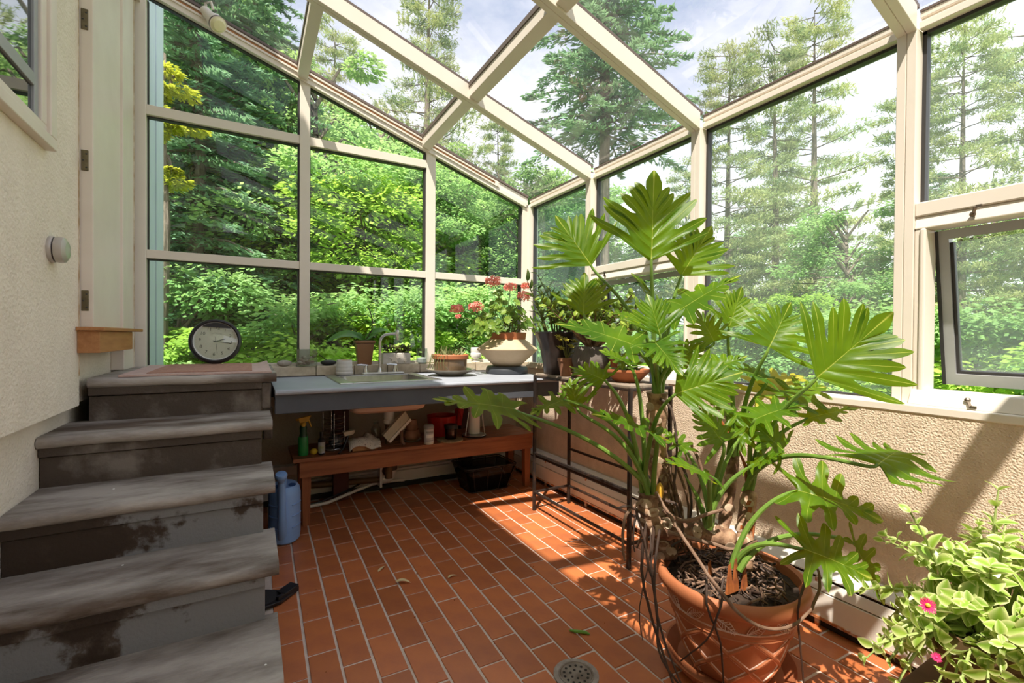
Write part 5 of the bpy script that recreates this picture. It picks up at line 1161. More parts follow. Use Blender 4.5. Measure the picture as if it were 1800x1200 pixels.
g = G(); g.lathe([(.138, ZS+.243), (.06, ZS+.25), (0, ZS+.25)], c, 24); g.build('soil', M_['soil'], dn)
M_['denleaf'] = leafmat('dark_narrow_leaf', (.065, .13, .03), (.14, .21, .05), (.25, .34, .06), .3, 14, rough=.35, gloss=.08, rand=.3)
dl = blade([(0, 0, 0), (.05, 0, .022), (.115, 0, -.012)], .014, (0, 0, 1), 9).build('dx', M_['denleaf'], smooth=True, auto=0); dme = dl.data; bpy.data.objects.remove(dl)
rd = random.Random(8); sg = G()
for k in range(26):
    a = k*2.399; rr_ = .10*math.sqrt(rd.random()); b = V((c[0]+rr_*math.cos(a), c[1]+rr_*math.sin(a), ZS+.25)); lean = V((math.cos(a)*rd.uniform(.05, .2), math.sin(a)*rd.uniform(.03, .12)-.02, rd.uniform(.12, .30)))
    if k == 0: lean = V((-.20, .02, .37))
    if k == 1: lean = V((-.15, .0, .33))
    t = b+lean; mid = b+lean*.5+V((0, 0, .02)); sg.tube([b, mid, t], [.005, .004, .003], 6)
    for j in range(7):
        f = .3+.7*j/6; p = b.lerp(t, f)+V((0, 0, .02*math.sin(PI*f))); M = Matrix.Translation(p) @ Matrix.Rotation(j*2.4+a, 4, 'Z') @ Matrix.Rotation(-rd.uniform(.1, 1.0), 4, 'Y') @ Matrix.Rotation(rd.uniform(-.5, .5), 4, 'X') @ Matrix.Scale(rd.uniform(.6, 1.05), 4)
        piece('leaf', dme, dn, M)
sg.build('cane', M_['gstem'], dn, smooth=True)
# grey round pot, jade plant, clay dishes
M_['greypot'] = mat('rough_grey_pot', (.16, .135, .12), .85, col2=(.11, .09, .08), nscale=12, bump=.3)
jd = root('jade_plant', (1.745, 2.13, ZS), 'large jade plant with round fleshy leaves in a rough grey pot on the rack', 'plant'); c = (1.745, 2.13, 0)
g = G(); g.lathe([(.06, ZS), (.07, ZS+.004), (.115, ZS+.075), (.12, ZS+.11), (.10, ZS+.165), (.09, ZS+.18), (.084, ZS+.175), (0, ZS+.165)], c, 36); g.build('pot', M_['greypot'], jd, smooth=True)
g = G(); g.lathe([(.10, ZS-.0), (.104, ZS+.004), (.125, ZS+.018), (.123, ZS+.02), (.10, ZS+.008)], c, 30); g.build('drip_dish', M_['oldterra'], jd, smooth=True)
M_['jade'] = leafmat('jade_leaf', (.16, .27, .035), (.30, .38, .06), (.48, .54, .06), .35, 14, rough=.3, gloss=.06, rand=.3)
g = G(); g.ball((.017, 0, 0), .018, (1, .78, .22), 10); jm = g.build('jx', M_['jade'], smooth=True, auto=0); jme = jm.data; bpy.data.objects.remove(jm)
rj = random.Random(31); bg_ = G(); base = V((c[0], c[1], ZS+.16)); nl = 0
for k in range(30):
    a = k*2.399; el = rj.uniform(.25, 1.35); L_ = rj.uniform(.20, .42); d = V((math.cos(a)*math.cos(el)*.95, math.sin(a)*math.cos(el)*1.05, math.sin(el)))
    t = base+d*L_+V((-.02, -.06, .04)); t.x = min(t.x, 1.985); m1 = base+d*L_*.45+V((0, 0, .03)); bg_.tube([base, m1, t], [.009, .005, .0025], 6)
    for j in range(10):
        f = .5+.55*j/9; p = m1.lerp(t, (f-.45)/.55) if f < 1 else t+d*.012; M = Matrix.Translation(p) @ (d+V((0, 0, .4))).to_track_quat('Z', 'X').to_matrix().to_4x4() @ Matrix.Rotation(j*PI/2+(.7 if j % 2 else 0), 4, 'Z') @ Matrix.Rotation(-rj.uniform(.3, .9), 4, 'Y') @ Matrix.Scale(rj.uniform(1.0, 1.7), 4)
        piece('leaf', jme, jd, M)
bg_.build('branch', M_['bark'], jd, smooth=True)
ys = root('star_succulent', (1.66, 2.265, ZS), 'yellow-green rosette succulent trailing from a small clay pot on the rack', 'plant')
g = G(); g.lathe([(.035, ZS), (.05, ZS+.09), (.054, ZS+.09), (.054, ZS+.11), (.046, ZS+.108), (0, ZS+.10)], (1.655, 2.262, 0), 24); g.build('pot', M_['oldterra'], ys, smooth=True)
M_['yel'] = leafmat('yellow_green_rosette', (.45, .42, .05), (.58, .50, .08), (.62, .58, .06), .3, 30)
ym = blade([(0, 0, 0), (.018, 0, .010), (.036, 0, .006)], .007, (0, 0, 1), 6, cup=.4).build('yx', M_['yel']); yme = ym.data; bpy.data.objects.remove(ym)
for cx2, cy3, cz in ((1.60, 2.25, ZS+.16), (1.655, 2.22, ZS+.17), (1.70, 2.25, ZS+.20), (1.63, 2.30, ZS+.21), (1.68, 2.19, ZS+.14), (1.74, 2.21, ZS+.19), (1.60, 2.20, ZS+.21), (1.57, 2.23, ZS+.225)):
    g = G(); g.tube([(1.655, 2.262, ZS+.10), ((1.655+cx2)/2, (2.262+cy3)/2, cz+.0), (cx2, cy3, cz)], .003, 5); g.build('stem', M_['gstem'], ys)
    for j in range(11):
        piece('leaf', yme, ys, Matrix.Translation((cx2, cy3, cz)) @ Matrix.Rotation(.5, 4, 'X') @ Matrix.Rotation(j*2.4, 4, 'Z') @ Matrix.Rotation(-.15-.07*j, 4, 'Y') @ Matrix.Scale(1-.04*j, 4))
o_ = root('clay_bowl', (1.75, 1.83, ZS), 'wide shallow terracotta bowl with a small plant near the front of the rack', 'plant'); c = (1.745, 1.84, 0)
g = G(); g.lathe([(.06, ZS), (.065, ZS+.003), (.115, ZS+.055), (.12, ZS+.057), (.12, ZS+.068), (.112, ZS+.068), (.10, ZS+.05), (0, ZS+.045)], c, 36); g.build('bowl', M_['terra'], o_, smooth=True)
g = G(); g.lathe([(.105, ZS+.052), (0, ZS+.06)], c, 20); g.build('soil', M_['soil'], o_)
scatter(o_, dme, 22, lambda r, k: (V((c[0]+.05*math.cos(k), c[1]+.05*math.sin(k), ZS+.06)), k*2.4), seed=6, s0=.5, s1=.9, el=(.1, 1.1))
o_ = root('small_clay_pot', (1.79, 1.985, ZS), 'small terracotta pot with pale green shoots between jade plant and clay bowl', 'plant'); c = (1.80, 1.978, 0);
g = G(); g.lathe([(.028, ZS), (.038, ZS+.085), (.043, ZS+.085), (.044, ZS+.11), (.038, ZS+.11), (0, ZS+.10)], c, 24); g.build('pot', M_['terra'], o_, smooth=True)
scatter(o_, jme, 16, lambda r, k: (V((c[0]+.02*math.cos(k), c[1]+.02*math.sin(k), ZS+.11+.012*(k % 4))), k*2.4), seed=16, s0=.7, s1=1.1, el=(.1, 1.1))
o_ = root('blue_tin', (1.85, 1.735, ZS), 'small blue tin with an orange flower beside the clay bowl on the rack', 'plant'); c = (1.83, 1.72, 0)
g = G(); g.lathe([(.032, ZS), (.033, ZS+.07), (.030, ZS+.07), (0, ZS+.06)], c, 22); g.build('tin', M_['blue'], o_, smooth=True)
M_['orange'] = leafmat('orange_petal', (.75, .20, .04), (.82, .32, .08), (.8, .3, .05), .3, 30, gloss=0)
om = blade([(0, 0, 0), (.012, 0, .008), (.024, 0, .0)], .008, (0, 0, 1), 5).build('ox', M_['orange']); ome = om.data; bpy.data.objects.remove(om)
scatter(o_, ome, 14, lambda r, k: (V((c[0]-.01, c[1]-.005, ZS+.115)), k*2.4), 'petal', seed=7, el=(-.2, 1.1)); scatter(o_, dlm, 9, lambda r, k: (V((c[0], c[1], ZS+.075)), k*2.4), seed=8, el=(.2, 1.2))
# ================================================================== BIG PLANTS
PL=[
((1.119,1.381,1.394),(1.03,1.46,1.575),(-0.47,-0.84,0.27),1.7,'T2'),
((1.206,1.16,1.392),(1.232,1.171,1.684),(-0.48,-0.85,0.23),1.15,'T2'),
((1.065,1.352,1.205),(1.094,1.383,1.356),(-0.44,-0.78,0.45),1.35,'T2'),
((1.395,1.19,1.356),(1.489,1.139,1.53),(-0.46,-0.82,0.34),1.15,'T2'),
((1.395,1.28,1.221),(1.308,1.331,1.366),(0.58,-0.77,0.26),0.8,'T2'),
((1.193,1.106,1.131),(1.186,1.147,1.263),(-0.46,-0.81,0.36),1.4,'T2'),
((1.067,1.062,1.087),(0.882,1.225,1.189),(-0.16,-0.29,0.94),0.95,'T2'),
((1.081,1.02,1.105),(1.101,0.939,1.023),(-0.13,-0.85,0.51),1.3,'T2'),
((1.033,1.195,0.977),(0.972,1.288,1.027),(-0.32,-0.56,0.76),1.2,'T1'),
((0.801,1.405,0.869),(0.54,1.438,0.929),(-0.18,-0.31,0.93),0.95,'T1'),
((0.982,1.28,0.88),(1.0,1.34,0.968),(-0.46,-0.81,0.36),1.2,'T1'),
((0.93,1.287,0.906),(0.807,1.287,0.878),(-0.22,-0.39,0.9),1.0,'T1'),
((1.12,0.973,0.952),(1.243,0.858,1.019),(-0.44,-0.78,0.43),1.25,'T1'),
((1.124,1.061,0.812),(0.953,1.136,0.889),(-0.1,-0.17,0.98),0.85,'T1'),
((1.287,0.934,0.795),(1.238,0.998,0.906),(-0.35,-0.61,0.71),1.15,'C'),
((1.193,0.929,0.715),(1.092,0.964,0.766),(-0.07,-0.13,0.99),1.3,'C'),
((1.492,0.764,1.005),(1.631,0.641,1.185),(-0.45,-0.8,0.39),1.2,'T3'),
((1.511,0.926,1.092),(1.604,0.91,1.237),(-0.4,-0.71,0.59),1.55,'T4'),
((1.53,1.089,1.161),(1.59,1.079,1.303),(-0.46,-0.81,0.36),1.1,'T4'),
((1.291,0.992,1.018),(1.373,0.923,1.067),(-0.24,-0.42,0.88),1.0,'T4'),
((1.579,1.001,0.928),(1.707,0.929,1.0),(-0.26,-0.46,0.85),1.1,'T4'),
((1.427,0.913,0.862),(1.535,0.83,0.93),(-0.14,-0.25,0.96),1.2,'T3'),
((1.572,0.832,0.864),(1.685,0.745,0.91),(-0.16,-0.27,0.95),0.8,'T3'),
((1.462,0.594,0.785),(1.697,0.623,0.813),(-.16,-.27,.95),1.05,'T3'),
((1.462,0.799,0.656),(1.617,0.642,0.614),(-0.27,-0.47,0.84),1.0,'F'),
((1.374,0.733,0.522),(1.487,0.611,0.483),(-0.29,-0.52,0.8),1.2,'F'),
((1.587,0.704,0.504),(1.638,0.628,0.355),(0.02,-0.69,0.72),0.75,'F'),
((1.5,0.871,0.762),(1.43,0.935,0.859),(-0.32,-0.56,0.76),1.1,'T3'),
((1.471,1.003,0.825),(1.403,1.065,0.91),(-0.2,-0.35,0.91),1.1,'T4'),
((1.282,1.135,1.028),(1.394,1.096,1.108),(-0.32,-0.56,0.76),1.1,'T2'),
((1.283,1.114,1.21),(1.439,1.004,1.342),(-0.2,-0.35,0.91),0.9,'T2'),
((1.18,1.239,1.025),(1.123,1.317,1.08),(-0.16,-0.27,0.95),1.1,'T1'),
((1.425,0.971,0.787),(1.5,0.93,0.879),(-0.26,-0.46,0.85),1.15,'C'),
((1.576,0.899,0.92),(1.727,0.86,0.978),(-0.2,-0.35,0.91),1.1,'T3'),
((1.548,0.961,0.983),(1.469,1.03,1.03),(-0.2,-0.35,0.91),1.1,'T4'),
((1.446,1.089,1.109),(1.415,1.131,1.221),(-0.4,-0.71,0.59),1.2,'T2'),
((1.221,1.24,1.185),(1.104,1.284,1.228),(-0.2,-0.35,0.91),1.0,'T2'),
((1.325,1.107,0.731),(1.287,1.176,0.798),(-0.22,-0.39,0.9),1.0,'C'),
((1.401,0.904,0.72),(1.42,0.825,0.781),(-0.16,-0.27,0.95),1.0,'C'),
]
CR={'T1':(1.213,1.169,0.578),'T2':(1.315,1.23,0.912),'C':(1.331,1.021,0.491),'T3':(1.519,0.996,0.589),'T4':(1.545,1.074,0.692),'F':(1.332,0.916,0.394)}
TK={}
TK['T1']=[(1.418,0.982,0.44),(1.352,1.043,0.46),(1.284,1.105,0.46),(1.231,1.158,0.461),(1.213,1.168,0.521),(1.213,1.169,0.578)]
TK['T2']=[(1.306,1.16,0.323),(1.319,1.199,0.398),(1.34,1.235,0.573),(1.323,1.235,0.767),(1.315,1.23,0.917)]
TK['T3']=[(1.411,0.94,0.364),(1.47,0.976,0.47),(1.519,0.996,0.589)]
TK['T4']=[(1.43,1.044,0.394),(1.509,1.07,0.532),(1.545,1.074,0.692)]
RT=[
[(1.166,1.149,0.568),(1.102,1.162,0.523),(1.085,1.159,0.422),(1.092,1.155,0.375)],
[(1.175,1.144,0.487),(1.141,1.126,0.347),(1.137,1.07,0.197),(1.14,0.974,0.029)],
[(1.2,1.129,0.478),(1.169,1.111,0.366),(1.133,1.05,0.237),(1.11,1.004,0.127),(1.165,0.891,0.009)],
[(1.194,1.098,0.48),(1.14,1.07,0.354),(1.118,1.024,0.219),(1.123,0.939,0.077)],
[(1.188,1.114,0.601),(1.188,1.045,0.538),(1.171,0.892,0.426),(1.205,0.814,0.343),(1.275,0.774,0.302),(1.366,0.746,0.305),(1.449,0.734,0.362),(1.476,0.743,0.419),(1.501,0.775,0.442)],
[(1.22,0.934,0.422),(1.15,0.88,0.354),(1.189,0.863,0.236),(1.233,0.876,0.044)],
[(1.228,0.883,0.408),(1.173,0.856,0.336),(1.152,0.884,0.244),(1.131,0.957,0.144)],
[(1.501,0.775,0.424),(1.405,0.759,0.362),(1.413,0.765,0.264),(1.461,0.77,0.048)],
[(1.139,1.153,0.539),(1.153,1.121,0.423),(1.146,1.101,0.357),(1.14,1.07,0.335)],
[(1.21,1.101,0.543),(1.252,1.054,0.513),(1.284,0.991,0.548),(1.332,0.964,0.567)],
[(1.211,1.077,0.475),(1.3,0.981,0.456),(1.346,0.932,0.448),(1.428,0.908,0.467)],
[(1.339,1.168,0.695),(1.358,1.134,0.639),(1.343,1.095,0.552),(1.302,1.072,0.449)],
[(1.301,1.203,0.9),(1.314,1.161,0.863),(1.299,1.122,0.75),(1.275,1.111,0.598)],
[(1.376,1.125,0.741),(1.377,1.077,0.651),(1.344,1.072,0.539),(1.327,1.023,0.444)],
[(1.25,1.125,0.558),(1.268,1.092,0.546),(1.268,1.067,0.458),(1.219,1.072,0.428)],
[(1.15,1.158,0.526),(1.122,1.15,0.457),(1.121,1.138,0.404)],
[(1.184,1.126,0.462),(1.149,1.099,0.395),(1.105,1.089,0.298),(1.084,1.077,0.236),(1.078,1.057,0.168)],
[(1.175,1.144,0.516),(1.11,1.158,0.552),(1.077,1.177,0.548),(1.052,1.191,0.561)],
]

M_['phil'] = leafmat('philodendron_leaf', (.036, .120, .006), (.105, .220, .010), (.54, .62, .010), .50, 7, rough=.36, vein=((.56, .60, .10), 1.6), gloss=.032)
M_['phily'] = leafmat('yellowing_philodendron_leaf', (.34, .36, .02), (.42, .40, .03), (.62, .56, .03), .45, 7, rough=.35, vein=((.60, .56, .14), 2.5), gloss=.08)
M_['petiole'] = mat('green_petiole', (.16, .27, .045), .38, col2=(.11, .20, .035), nscale=9)
ph = root('potted_philodendron', (1.425, 1.0, 0), 'huge split-leaf philodendron with hanging roots in a lattice-patterned terracotta pot', 'plant')
PC = V((1.425, 1.0, 0))
pf = [(.125, .022), (.132, .03), (.150, .08), (.172, .15), (.188, .205), (.196, .212), (.199, .220), (.196, .228), (.200, .255), (.206, .277), (.222, .282), (.236, .296), (.239, .315), (.233, .332), (.224, .336), (.212, .330), (.205, .30), (.16, .29)]
g = G(); g.lathe(pf, PC, 64); g.build('pot', M_['terra'], ph, smooth=True, auto=50)
def prad(z):
    for a, b in zip(pf, pf[1:]):
        if a[1] <= z <= b[1]: return a[0]+(b[0]-a[0])*(z-a[1])/max(1e-6, b[1]-a[1])
    return .2
for s in (-1, 1):
    for k in range(8):
        g = G(); pts = []
        for i in range(15):
            z = .205-.178*i/14; a = 2*PI*k/8+s*1.25*i/14+.2; r = prad(z)+.001; pts.append(PC+V((r*math.cos(a), r*math.sin(a), z)))
        g.tube(pts, .0068, 7); g.build('lattice_rib', M_['terra'], ph, smooth=True)
        for o2 in (-1, 1):
            g2 = G(); q = []
            for i in range(15):
                z = .205-.178*i/14; a = 2*PI*k/8+s*1.25*i/14+.2+o2*.052; r = prad(z)+.0006; q.append(PC+V((r*math.cos(a), r*math.sin(a), z)))
            g2.tube(q, .0030, 5); g2.build('lime_edge', M_['terraw'], ph, smooth=True)
for z, rr_, m_ in ((.2085, .0045, 'terra'), (.232, .003, 'terraw'), (.274, .003, 'terra')):
    g = G(); g.tube([PC+V(((prad(z)+.001)*math.cos(2*PI*k/64), (prad(z)+.001)*math.sin(2*PI*k/64), z)) for k in range(65)], rr_, 6, cap=False); g.build('ring_band', M_[m_], ph, smooth=True)
for k in range(14):
    a0 = 2*PI*k/14+.1; zc = .253; lf = G(); R_ = prad(zc)+.001; sgn = 1 if k % 2 else -1
    def sp(u, v): a = a0+u/R_; return PC+V(((R_+.0015)*math.cos(a), (R_+.0015)*math.sin(a), zc+v))
    rot = .55*sgn; cr_, sr_ = math.cos(rot), math.sin(rot)
    loc = lambda x, y: sp(x*cr_-y*sr_, x*sr_+y*cr_)
    lf.tube([loc(x, 0) for x in (-.034, -.012, .012, .034)], .0017, 5)
    for i in range(7):
        x = -.026+.009*i; h = .013*math.sin(PI*(i+1)/8.5)
        for q in (-1, 1): lf.tube([loc(x, 0), loc(x+.009, q*h)], .0013, 4)
    ol = [loc(-.036+.072*t, .0165*math.sin(PI*t)) for t in (i/8 for i in range(9))]; lf.tube(ol, .0014, 4); lf.tube([loc(-.036+.072*t, -.0165*math.sin(PI*t)) for t in (i/8 for i in range(9))], .0014, 4)
    lf.build('leaf_relief', M_['terraw'], ph)
g = G(); vs = [PC+V((0, 0, .318))]; n = 40
for i in range(1, 6):
    for k in range(n):
        a = 2*PI*k/n; r = .211*i/5; vs.append(PC+V((r*math.cos(a), r*math.sin(a), .318-.018*(i/5)**2+.010*noise.noise(V((r*30*math.cos(a), r*30*math.sin(a), 0))))))
g.add(vs, [(0, 1+k, 1+(k+1) % n) for k in range(n)]+[(1+(i-1)*n+k, 1+i*n+k, 1+i*n+(k+1) % n, 1+(i-1)*n+(k+1) % n) for i in range(1, 5) for k in range(n)]); g.build('soil', M_['soil'], ph, smooth=True)
rp = random.Random(17); g = G(); g2 = G()
for k in range(150):
    a = rp.uniform(0, 6.28); r = .19*math.sqrt(rp.random()); p = PC+V((r*math.cos(a), r*math.sin(a), .318-.018*(r/.21)**2+.004)); b = rp.uniform(0, 6.28); l = rp.uniform(.03, .12); d = V((math.cos(b), math.sin(b), 0)); q = p+d*l; 
    if (q-PC-V((0, 0, q.z))).length > .2: q = p-d*l*.6
    (g if k % 2 else g2).tube([p, p.lerp(q, .35)+V((rp.uniform(-.02, .02), rp.uniform(-.02, .02), rp.uniform(.004, .03))), p.lerp(q, .7)+V((rp.uniform(-.02, .02), rp.uniform(-.02, .02), rp.uniform(.002, .02))), q], rp.uniform(.0016, .0042), 5)
g.build('surface_roots', M_['root'], ph, smooth=True, kind='stuff'); g2.build('surface_roots', M_['rootd'], ph, smooth=True, kind='stuff')
def smoothp(pts, n=4):
    P = [V(p) for p in pts]; P = [P[0]*2-P[1]]+P+[P[-1]*2-P[-2]]; out = []
    for i in range(1, len(P)-2):
        for k in range(n):
            t = k/n; a, b, c, d = P[i-1:i+3]; out.append(.5*((2*b)+(c-a)*t+(2*a-5*b+4*c-d)*t*t+(3*b-a-3*c+d)*t**3))
    return out+[P[-2]]
for nm, rad, ns in (('T1', .034, 9), ('T2', .036, 13), ('T3', .026, 6), ('T4', .02, 3)):
    pts = smoothp(TK[nm], 6); g = G(); r = [rad*(1+.10*math.sin(i*1.9)+.05*math.sin(i*5.1)) for i in range(len(pts))]
    if nm in ('T1', 'T2'): r[0] = rad*.8
    g.tube(pts, r, 14); tk = g.build('trunk', M_['bark'], ph, smooth=True, auto=0)
    camdir = (V((0, 0, 1.12))-V(TK[nm][1])).normalized()
    for k in range(ns):
        f = (k+.6)/ns; i = int(f*(len(pts)-2)); p = pts[i]; t = (pts[i+1]-pts[i]).normalized(); sd = t.cross(camdir).normalized(); o = (camdir-t*camdir.dot(t)).normalized(); ang = (-.75, .55, -.1)[k % 3]
        nrm = (o*math.cos(ang)+sd*math.sin(ang)).normalized(); M = Matrix((t.cross(nrm), t, nrm)).transposed(); s = G()
        s.ball(p+nrm*(rad*.985), .019, (1.15, .85, .09), 14, M); s.build('leaf_scar', M_['scar'], tk, smooth=True, auto=0)
    if nm == 'T3':
        for k in range(14):
            i = rp.randrange(2, len(pts)-2); a = rp.uniform(0, 6.28); o = V((math.cos(a), math.sin(a), 0)); s = G(); s.obox(pts[i]+o*rad*1.02, (.012, .003, .04), Matrix.Rotation(a+PI/2, 3, 'Z') @ Matrix.Rotation(rp.uniform(-.4, .4), 3, 'Y')); s.build('bark_flake', M_['husk'], tk)
for k, pts in enumerate(RT):
    th = (.0055, .005, .0045, .004, .0052, .0036, .0032, .0036, .004, .007, .0065, .005, .005, .005, .0045, .0035, .002, .004)[k]
    sp_ = smoothp(pts, 5); sp_ = [V((p.x+.004*noise.noise(p*30), p.y+.004*noise.noise(p*30+V((5, 5, 5))), max(p.z, .006))) for p in sp_]
    g = G(); g.tube(sp_, [th*(1.15-.5*i/len(sp_)) for i in range(len(sp_))], 8); g.build('aerial_root', M_['root'] if k in (0, 4, 9, 10, 13) else M_['rootd'], ph, smooth=True)
g = G()
for k in range(46):
    a = rp.uniform(-.045, .045); top = V(TK['T2'][rp.choice((1, 2, 2))])+V((a, rp.uniform(-.05, .02), rp.uniform(-.04, .12))); bt = V((top.x+rp.uniform(-.06, .08), top.y+rp.uniform(-.06, .03), .33)); m = top.lerp(bt, .5)+V((rp.uniform(-.05, .05), rp.uniform(-.05, .02), 0))
    g.tube(smoothp([top, m, bt], 4), rp.uniform(.002, .0055), 5)
g.build('root_tangle', M_['root'], ph, smooth=True, kind='stuff')
for b, h in ((V(CR['F']), .10), (V(CR['F'])+V((.03, -.01, 0)), .08), (V(CR['F'])+V((-.03, .0, 0)), .09), (V(CR['C'])+V((.0, -.01, 0)), .05)):
    b = V((b.x, b.y, .325)); g = G(); g.hexa([b+V(p) for p in ((-.014,-.004,0),(.014,-.004,0),(.014,.004,0),(-.014,.004,0),(-.003,-.003,h),(.003,-.003,h+.01),(.003,.001,h),(-.003,.001,h))]); g.build('leaf_sheath', M_['husk'], ph)
g = G(); b = V(CR['T1'])+V((.018, -.03, 0)); g.lathe([(.0, -.012), (.014, -.008), (.015, .012), (.010, .032), (.002, .042)], b, 14, Matrix.Rotation(.15, 3, 'Y')); g.build('yellow_sheath', mat('amber_bud_sheath', (.62, .33, .035), .4), ph, smooth=True)
def philo(J, T, N, wid, seed, nl=6, A0=132):
    J, T = V(J), V(T); r = random.Random(seed); xd = (T-J); Ln = xd.length; xd.normalize(); nn = V(N); nn = (nn-xd*nn.dot(xd)).normalized(); yd = nn.cross(xd)
    g = G(); a_ = []; K = [0, .035, .3, .58, .82, 1.0]
    fan = A0 < 100; AE = 30 if A0 < 70 else (36 if fan else 40); fold = r.uniform(.05, .22); droop = r.uniform(.04, .16)*Ln; wav = r.uniform(.012, .028)
    def put(x, y, edge):
        rr2 = (x*x+y*y)/(Ln*Ln); z = fold*abs(y)-droop*min(rr2, 1.6)+wav*math.sin(9*y/Ln+4*x/Ln+seed)*edge*Ln*2.2-.10*Ln*max(0, abs(y)/Ln-.42)**1.0*edge
        return tuple(J+xd*x+yd*y+nn*z)
    for side in (1, -1):
        rays = []
        at = lambda f: ((.62 if fan else .80)*Ln*f, 0.0)
        rays.append(((0, 0), (-.015*Ln, .02*Ln*side) if fan else (-.03*Ln, .035*Ln*side*wid), 0))
        for i in range(nl):
            f = i/(nl-1) if nl > 1 else 0; ang = math.radians(A0-(A0-AE)*f**.85+r.uniform(-5, 5)); ll = Ln*(wid*.35+.65)*(.80-.44*f+.04*math.sin(PI*f))*r.uniform(.90, 1.12) if fan else Ln*wid*(.44+.20*math.sin(PI*min(1, f*1.15+.12))-.20*f)*r.uniform(.92, 1.14); wv = Ln*((.044 if fan else .052)+.016*math.sin(PI*f))*r.uniform(.9, 1.15)
            o = at(f*.95); d = (math.cos(ang), math.sin(ang)*side); e = (math.cos(ang+PI/2), math.sin(ang+PI/2)*side)
            for u, lat in ((.50, 1.0), (.72, 1.08), (.88, .72), (.965, .30), (.985, .10), (1, 0), (.985, -.10), (.965, -.30), (.88, -.72), (.72, -1.08), (.50, -1.0)):
                q = (o[0]+d[0]*ll*u+e[0]*wv*lat, o[1]+d[1]*ll*u+e[1]*wv*lat); rays.append((o, q, 1 if lat == 0 else 0))
            if i < nl-1:
                f2 = (i+.5)/(nl-1); o2 = at(f2*.95); an2 = math.radians(A0-(A0-AE)*f2**.85); l2 = ll*(r.uniform(.27, .42) if fan else r.uniform(.30, .42)); rays.append((o2, (o2[0]+math.cos(an2)*l2, o2[1]+math.sin(an2)*l2*side), 0))
        o = ((.62 if fan else .80)*Ln, 0); rays.append((o, (.78*Ln, .065*Ln*side) if fan else (.86*Ln, .075*Ln*side), 0))
        for u, lat in (((.86, .105), (.95, .10), (1.03, .062), (1.09, .022), (1.11, .0)) if fan else ((.90, .085), (.97, .075), (1.03, .045), (1.07, .0))): rays.append((o, (u*Ln, lat*Ln*side), 1 if lat == 0 else 0))
        base = len(g.v); m = len(K)
        for o, q, vn in rays:
            for kk, f in enumerate(K):
                g.v.append(put(o[0]+(q[0]-o[0])*f, o[1]+(q[1]-o[1])*f, f)); a_.append(1.0 if (vn or kk == 0) else 0.0)
        for i in range(len(rays)-1):
            for kk in range(m-1):
                q = (base+i*m+kk, base+i*m+kk+1, base+(i+1)*m+kk+1, base+(i+1)*m+kk); g.f.append(q if side > 0 else tuple(reversed(q)))
    g.m = [0]*len(g.f); g.a = a_
    return g
def raw(g, name, mt_, par):
    org = ORG[par.name]; me = bpy.data.meshes.new(name); me.from_pydata([tuple(V(p)-org) for p in g.v], [], g.f); me.materials.append(mt_)
    at = me.attributes.new('vein', 'FLOAT', 'POINT'); at.data.foreach_set('value', g.a); me.polygons.foreach_set('use_smooth', [True]*len(me.polygons)); me.update()
    return link(name, me, par, org)
for k, (J, T, N, wid, tk) in enumerate(PL):
    yel = k in (20,)
    lf = raw(philo(J, T, N, wid, k*7+3, 6 if k not in (10, 11, 22) else 5, 60 if N[2] < .5 else (92 if N[2] < .8 and k not in (24, 25, 26) else 128)), 'leaf', M_['phily'] if yel else M_['phil'], ph)
    if yel: lf['label'] = 'yellowing leaf'
    b = V(CR[tk])+V((rp.uniform(-.018, .018), rp.uniform(-.018, .018), 0)); j = V(J); L_ = (j-b).length; d = (V(T)-j).normalized()
    if k == 9: c1 = V((1.005, 1.19, .83)); 
    else: c1 = b+V((0, 0, .45*L_))+(j-b)*.25
    pts = [b*(1-t)**3+c1*3*t*(1-t)**2+(j-d*.10*L_*(.5 if k == 9 else 1)-V((0, 0, .05*L_)))*3*t*t*(1-t)+j*t**3 for t in (i/14 for i in range(15))]
    g = G(); g.tube(pts, [.0095-.005*i/14 for i in range(15)], 8); g.build('petiole', M_['petiole'], ph, smooth=True)
for k in range(7):
    b = V(CR[('T2', 'T1', 'C', 'T3', 'C', 'T4', 'T2')[k]]); t = b+V((rp.uniform(-.06, .06), rp.uniform(-.04, .06), rp.uniform(.08, .2))); g = G(); g.tube([b, b.lerp(t, .5)+V((.01, 0, .01)), t], [.010, .007, .002], 8); g.build('sheath', M_['husk'] if k % 2 else M_['petiole'], ph, smooth=True)
sc = root('terracotta_saucer', (1.425, 1.0, 0), 'broad terracotta saucer on the tiles under the philodendron pot', 'saucer')
g = G(); g.lathe([(.165, .001), (.17, .004), (.205, .045), (.207, .052), (.200, .052), (.165, .018), (0, .016)], PC, 56); g.build('saucer', M_['terra'], sc, smooth=True)

# ---- variegated baby sun rose
AC = V((1.545, .395, .44))
stl = root('plant_stool', (1.545, .395, 0), 'small dark wooden stool holding the variegated trailing plant', 'stool')
g = G(); g.box(1.405, 1.685, .255, .535, .222, .247); g.build('seat', M_['oldwood'], stl, bevel=.004)
for x in (1.425, 1.64):
    for y in (.275, .49): g = G(); g.box(x, x+.028, y, y+.028, 0, .222); g.build('leg', M_['oldwood'], stl, bevel=.003)
ap = root('variegated_trailing_plant', (1.545, .395, .25), 'bushy cream-edged trailing succulent with small magenta flowers in a brown pot', 'plant')
M_['chest'] = mat('dark_brown_pot', (.16, .085, .05), .5, col2=(.11, .06, .035), nscale=6)
g = G(); g.lathe([(.075, .248), (.08, .252), (.118, .40), (.126, .402), (.128, .43), (.118, .432), (.11, .405), (0, .40)], (AC.x, AC.y, 0), 40); g.build('pot', M_['chest'], ap, smooth=True)
g = G(); g.lathe([(.116, .41), (.05, .425), (0, .426)], (AC.x, AC.y, 0), 20); g.build('soil', M_['soil'], ap)
